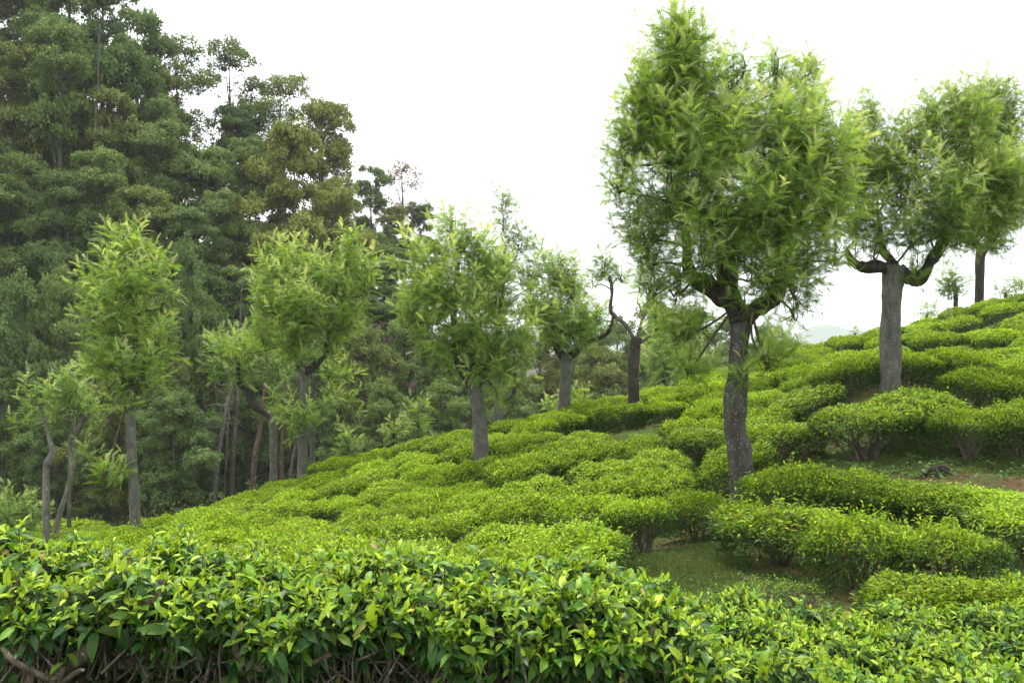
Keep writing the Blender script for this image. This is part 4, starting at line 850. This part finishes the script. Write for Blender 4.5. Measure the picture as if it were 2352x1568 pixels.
# bare trunks and a dead grey snag showing in the dark of the forest edge
def pole(label, pts, Y, mat, name='forest_trunk_tree', twigs=0, seed=0):
    g = np.random.default_rng(seed); k = Y / F0
    W = np.array([P(a, b, Y) for a, b, c in pts]); x = W[0][0]; gz = Hs(x, Y); W[0][2] = min(W[0][2], gz) - .1
    base = np.array([x, Y, gz]); R = link(name, None, loc=base); R.empty_display_size = .3; tag(R, label, 'tree', 'bare trunks at the forest edge')
    mb = MB(); V, Q, T = tube(W - base, [c * .36 * k for a, b, c in pts], 9, len(pts) * 7, .05); mb.add(V, Q, T)
    link('trunk', mb.mesh('trunk', M[mat], smooth=True), R)
    if twigs:
        tb = MB(); C = spline(W, 40)
        for _ in range(twigs):
            s = C[int(g.uniform(14, 39))]; d = np.array([g.uniform(-1, 1), g.uniform(-.6, .3), g.uniform(-.1, .6)]) * g.uniform(.5, 1.2)
            V, Q, T = tube(np.array([s, s + d * .5 + g.normal(size=3) * .1, s + d + [0, 0, -.1]]) - base, [.022, .014, .005], 4, 7, .1); tb.add(V, Q, T)
            e0 = np.array([s + d * f for f in g.uniform(.3, 1, 5)]); e1 = e0 + g.normal(size=(5, 3)) * .28
            V, F = segs(e0 - base, e1 - base, .008, .003); tb.add(V, F)
        link('bare_branch', tb.mesh('bare_branches', M['bark_pale']), R)
    return R
pole('leaning pale dead trunk with bare twigs at the forest edge', [(488, 1165, 17), (500, 1050, 15), (515, 960, 12), (532, 880, 9), (545, 800, 5)], 32, 'bark_pale', twigs=16, seed=1)
pole('upright pale trunk right of the leaning dead one', [(530, 1160, 15), (535, 1050, 14), (543, 950, 12), (550, 800, 8), (556, 640, 4)], 33, 'bark_forest', seed=2)
pole('thin pale trunk left of the leaning reddish one', [(512, 1160, 7), (520, 1040, 6), (528, 900, 4)], 33.5, 'bark_pale', twigs=6, seed=3)
pole('leaning reddish-brown trunk left of the dark leaning-limbed tree', [(578, 1145, 19), (584, 1060, 17), (598, 980, 14), (608, 880, 10), (615, 700, 4)], 30, 'bark_red', seed=4)
pole('short red-brown trunk between the dark tree and the sprouting trunk', [(646, 1125, 13), (648, 1050, 12), (650, 980, 9), (655, 850, 4)], 29, 'bark_red', seed=5)
pole('slanting grey trunk just left of the sprouting trunk', [(660, 1120, 11), (672, 1060, 10), (690, 980, 8), (700, 880, 4)], 28, 'bark_forest', seed=6)
pole('slim grey trunk deep in the shade at the far left', [(380, 1200, 12), (384, 1080, 11), (390, 950, 8), (392, 780, 4)], 34, 'bark_forest', seed=7)
pole('tall pale trunk rising through the dark forest on the left', [(196, 1180, 17), (190, 800, 15), (200, 560, 13), (210, 420, 11), (222, 250, 8), (228, 60, 3)], 42, 'bark_forest', seed=8)
pole('dark slim trunk behind the crooked pale stems', [(158, 1210, 12), (160, 1100, 11), (164, 1000, 8), (170, 850, 4)], 28, 'bark_forest', seed=9)

# shrub at the left foot of the forest
oak('dark rounded shrub at the forest foot on the left edge', 25, [(30, 1225, 8), (30, 1190, 6)], [], [(20, 1170, 60, 45), (80, 1190, 40, 28)], lod='coarse', fl=.30, dens=14, mat='oak_dark', seed=60, spacing=.05, name='dark_shrub', group='saplings and bushy trees behind the crest', bark='bark_dark')

# ------------------------------------------------------------------ ground detail
def in_poly(px, py, poly):
    c = np.zeros(len(px), bool); n = len(poly)
    for i in range(n):
        (x1, y1), (x2, y2) = poly[i], poly[i - 1]
        c ^= ((y1 > py) != (y2 > py)) & (px < (x2 - x1) * (py - y1) / (y2 - y1 + 1e-9) + x1)
    return c
def ground_scatter(n, x0, x1, y0, y1): 
    x = U(x0, x1, n); y = U(y0, y1, n); z = H(x, y); return x, y, z, pxof(x, y), pyof(z, y)
BLADE = np.array([(0, -.05, 0), (0, .05, 0), (.6, -.03, .02), (.6, .03, .02), (1, 0, -.12)], float); BLADEF = np.array([(0, 1, 3), (0, 3, 2), (2, 3, 4)])
def grass_at(x, y, z, ll):
    n = len(x); d = norm(np.c_[rng.normal(size=(n, 2)) * .55, np.ones(n)]); B = basis(d, rand_dir(n))
    return scatter(BLADE, BLADEF, np.c_[x, y, z - .005], B, ll * U(.5, 1.3, n))
mb = MB()
for n, box, poly, ll in [(60000, (.6, 3.2, 6.2, 9.6), [(1400, 1330), (1440, 1260), (1520, 1200), (1600, 1170), (1660, 1200), (1690, 1300), (1720, 1420), (1600, 1400)], .055),
                         (16000, (1.5, 7.2, 10, 18), [(1290, 1030), (1400, 985), (1530, 985), (1640, 1050), (1500, 1060)], .08),
                         (60000, (3.5, 8.5, 10.2, 13.5), [(1750, 1100), (1900, 1040), (2352, 1000), (2400, 1090), (2100, 1085)], .06),
                         (16000, (1.4, 5.4, 4.3, 8.0), [(1640, 1480), (1700, 1330), (2000, 1330), (2352, 1240), (2380, 1480)], .05),
                         (2500, (-2.2, 1.0, 2.5, 4.0), [(0, 1400), (1300, 1400), (1300, 1700), (0, 1700)], .12)]:
    x, y, z, px, py = ground_scatter(n, *box); k = in_poly(px, py, poly)
    if ll < .1: k &= (np.sin(x * 2.3 + 1) * np.sin(y * 2.1) + .5 * np.sin(x * 5 + y * 4) + U(-.6, .6, n)) > -.45
    if k.sum() == 0: continue
    V, F, K = grass_at(x[k], y[k], z[k], ll); mb.add(V, T=F, tone=np.repeat(np.clip(rng.normal(.45, .3, k.sum()), 0, 1), K), vary=np.repeat(U(0, 1, k.sum()), K))
tag(link('grass', mb.mesh('grass', M['grass'])), 'short green grass in the hollow and along the dirt path', 'grass', kind='stuff')

WEED = np.array([(0, 0, 0), (.35, -.36, .04), (.85, -.22, .02), (1, 0, -.08), (.85, .22, .02), (.35, .36, .04), (.5, 0, 0)], float); WEEDF = np.array([(0, 1, 6), (1, 2, 6), (2, 3, 6), (3, 4, 6), (4, 5, 6), (5, 0, 6)])
mb = MB()
for n, box, poly, ll, hh in [(9000, (1.4, 5.6, 4.4, 8.2), [(1640, 1480), (1690, 1350), (1800, 1330), (2000, 1340), (2260, 1330), (2352, 1230), (2400, 1480)], .040, .06),
                             (14000, (3.5, 8.5, 10.2, 14), [(1850, 1060), (2050, 1010), (2352, 1020), (2352, 1100), (2100, 1100)], .05, .07),
                             (5200, (-2.3, .6, 2.45, 3.6), [(0, 1420), (1300, 1420), (1300, 1950), (0, 1950)], .055, .15),
                             (5000, (.4, 3.2, 6.2, 9.6), [(1380, 1330), (1440, 1250), (1600, 1160), (1720, 1330), (1700, 1400)], .03, .03)]:
    x, y, z, px, py = ground_scatter(n, *box); k = in_poly(px, py, poly) & ((np.sin(x * 3.3 + 2) * np.sin(y * 2.9 + 1) + U(-.7, .7, n)) > -.2)
    m = int(k.sum())
    if m == 0: continue
    pos = np.c_[x[k], y[k], z[k] + U(.005, 1, m) ** 1.5 * hh]; d = norm(np.c_[rng.normal(size=(m, 2)), U(-.2, .5, m)]); B = basis(d, np.c_[rng.normal(size=(m, 2)) * .5, np.ones(m)])
    V, F, K = scatter(WEED, WEEDF, pos, B, ll * U(.5, 1.4, m)); mb.add(V, T=F, tone=np.repeat(U(0, 1, m), K), vary=np.repeat(U(0, 1, m), K))
tag(link('ground_cover', mb.mesh('ground_cover', M['weed'])), 'small round-leaved weeds creeping over bare soil under the bushes', 'weeds', kind='stuff')

mb = MB(); x, y, z, px, py = ground_scatter(16000, -3, 9, 2.5, 18); k = (px > -50) & (px < 2400); m = int(k.sum())
B = basis(norm(np.c_[rng.normal(size=(m, 2)), U(-.2, .2, m)]), np.c_[rng.normal(size=(m, 2)) * .4, np.ones(m)])
V, F, K = scatter(SMALLV, SMALL2F, np.c_[x[k], y[k], z[k] + .012], B, .05 * U(.5, 1.4, m)); mb.add(V, T=F, tone=np.repeat(U(0, 1, m), K), vary=np.repeat(U(0, 1, m), K))
tag(link('leaf_litter', mb.mesh('leaf_litter', M['litter'])), 'brown fallen leaves scattered on the soil between bushes', 'leaf litter', kind='stuff')

# undergrowth mass in the dark foot of the forest
mb = MB(); n = 26000; x = U(-28, 4, n); y = U(26, 40, n); k = y > edgeY(pxof(x, y)) + 1.2; x, y = x[k], y[k]; n = len(x)
hgt = .5 + .5 * np.sin(x * 1.1 + 2) * np.sin(y * .9) + .35 * np.sin(x * 2.7 + y * 2.1); z = H(x, y) + U(0, 1, n) ** .7 * np.clip(hgt, .12, 1.3)
V, F, K = scatter(SMALLV, SMALL2F, np.c_[x, y, z], basis(rand_dir(n), np.c_[rng.normal(size=(n, 2)) * .6, np.ones(n)]), .20 * U(.6, 1.3, n)); mb.add(V, T=F, tone=np.repeat(U(0, .7, n), K), vary=np.repeat(U(0, 1, n), K))
tag(link('undergrowth', mb.mesh('undergrowth', M['forest_green'])), 'dark tangled undergrowth on the forest floor', 'undergrowth', kind='stuff')

# mossy stump on the dirt bank
p = P(2150, 1098, 11.2); gz = Hs(p[0], p[1]); R = link('tree_stump', None, loc=(p[0], p[1], gz)); tag(R, 'low rotten dark stump on the red dirt bank', 'stump')
mb = MB(); V, Q, T = tube([[-.16, 0, -.08], [-.08, -.02, .05], [.08, .02, .08], [.22, .05, .03]], [.035, .045, .04, .02], 9, 14, .3); mb.add(V, Q, T); link('trunk', mb.mesh('stump', M['bark_dark']), R)
for k, (dx, dy) in enumerate([(-.3, -.1), (-.1, -.28), (.2, -.2)]):
    mb = MB(); V, Q, T = tube([[dx * .2, dy * .2, .08], [dx * .6, dy * .6, .02], [dx, dy, -.06]], [.025, .02, .01], 6, 8, .1); mb.add(V, Q, T); link('root', mb.mesh('root', M['bark_dark']), R)

# ------------------------------------------------------------------ distant mountain
n = 140; mx = np.linspace(-700, 1600, n); my = np.linspace(1100, 1900, 50); MX, MY = np.meshgrid(mx, my)
def mh(x, y):
    r = 60 + 46 * np.exp(-((x - 590) / 75) ** 2) + 14 * np.exp(-((x - 700) / 60) ** 2) + 16 * np.sin(x * .006 + 1) + 5 * np.sin(x * .03) + 3 * np.sin(x * .07 + y * .02)
    return -75 + r * np.exp(-((y - 1500) / 170) ** 2) * 1.22
mz = mh(MX, MY).ravel(); ii = (np.arange(49)[:, None] * n + np.arange(n - 1)[None]).ravel()
m, nt, out = nodes('mountain_forest'); tcn = nd(nt, 'ShaderNodeTexCoord'); nz = nd(nt, 'ShaderNodeTexNoise'); nz.inputs['Scale'].default_value = .03; nz.inputs['Detail'].default_value = 8
nt.links.new(tcn.outputs['Object'], nz.inputs[0]); rr_ = ramp(nt, [(0.35, (0.03, 0.06, 0.03)), (0.65, (0.07, 0.11, 0.05))]); nt.links.new(nz.outputs[0], rr_.inputs[0])
pb = nd(nt, 'ShaderNodeBsdfPrincipled'); pb.inputs['Roughness'].default_value = 1; nt.links.new(rr_.outputs[0], pb.inputs['Base Color']); nt.links.new(pb.outputs[0], out.inputs[0])
tag(link('mountain', mesh_np('mountain', np.c_[MX.ravel(), MY.ravel(), mz], [np.stack([ii, ii + 1, ii + n + 1, ii + n], 1)], None, m, True)), kind='structure')

# ------------------------------------------------------------------ haze
HAZE = True
if HAZE:
    x0, x1, y0, y1, z0, z1 = -2700, 2700, -1700, 3200, -120, 45
    V = np.array([(x, y, z) for z in (z0, z1) for y in (y0, y1) for x in (x0, x1)], float)
    F = np.array([(0, 2, 3, 1), (4, 5, 7, 6), (0, 1, 5, 4), (2, 6, 7, 3), (0, 4, 6, 2), (1, 3, 7, 5)])
    m, nt, out = nodes('haze'); pv = nd(nt, 'ShaderNodeVolumePrincipled'); pv.inputs['Color'].default_value = (.93, .96, 1, 1)
    pv.inputs['Density'].default_value = .00040; nt.links.new(pv.outputs[0], out.inputs['Volume'])
    tag(link('haze', mesh_np('haze', V, [F], None, m)), 'thin pale haze filling the valley air', 'haze', kind='stuff')

tri = sum(len(m.polygons) for m in bpy.data.meshes)
print('polygons', tri, 'objects', len(bpy.data.objects))
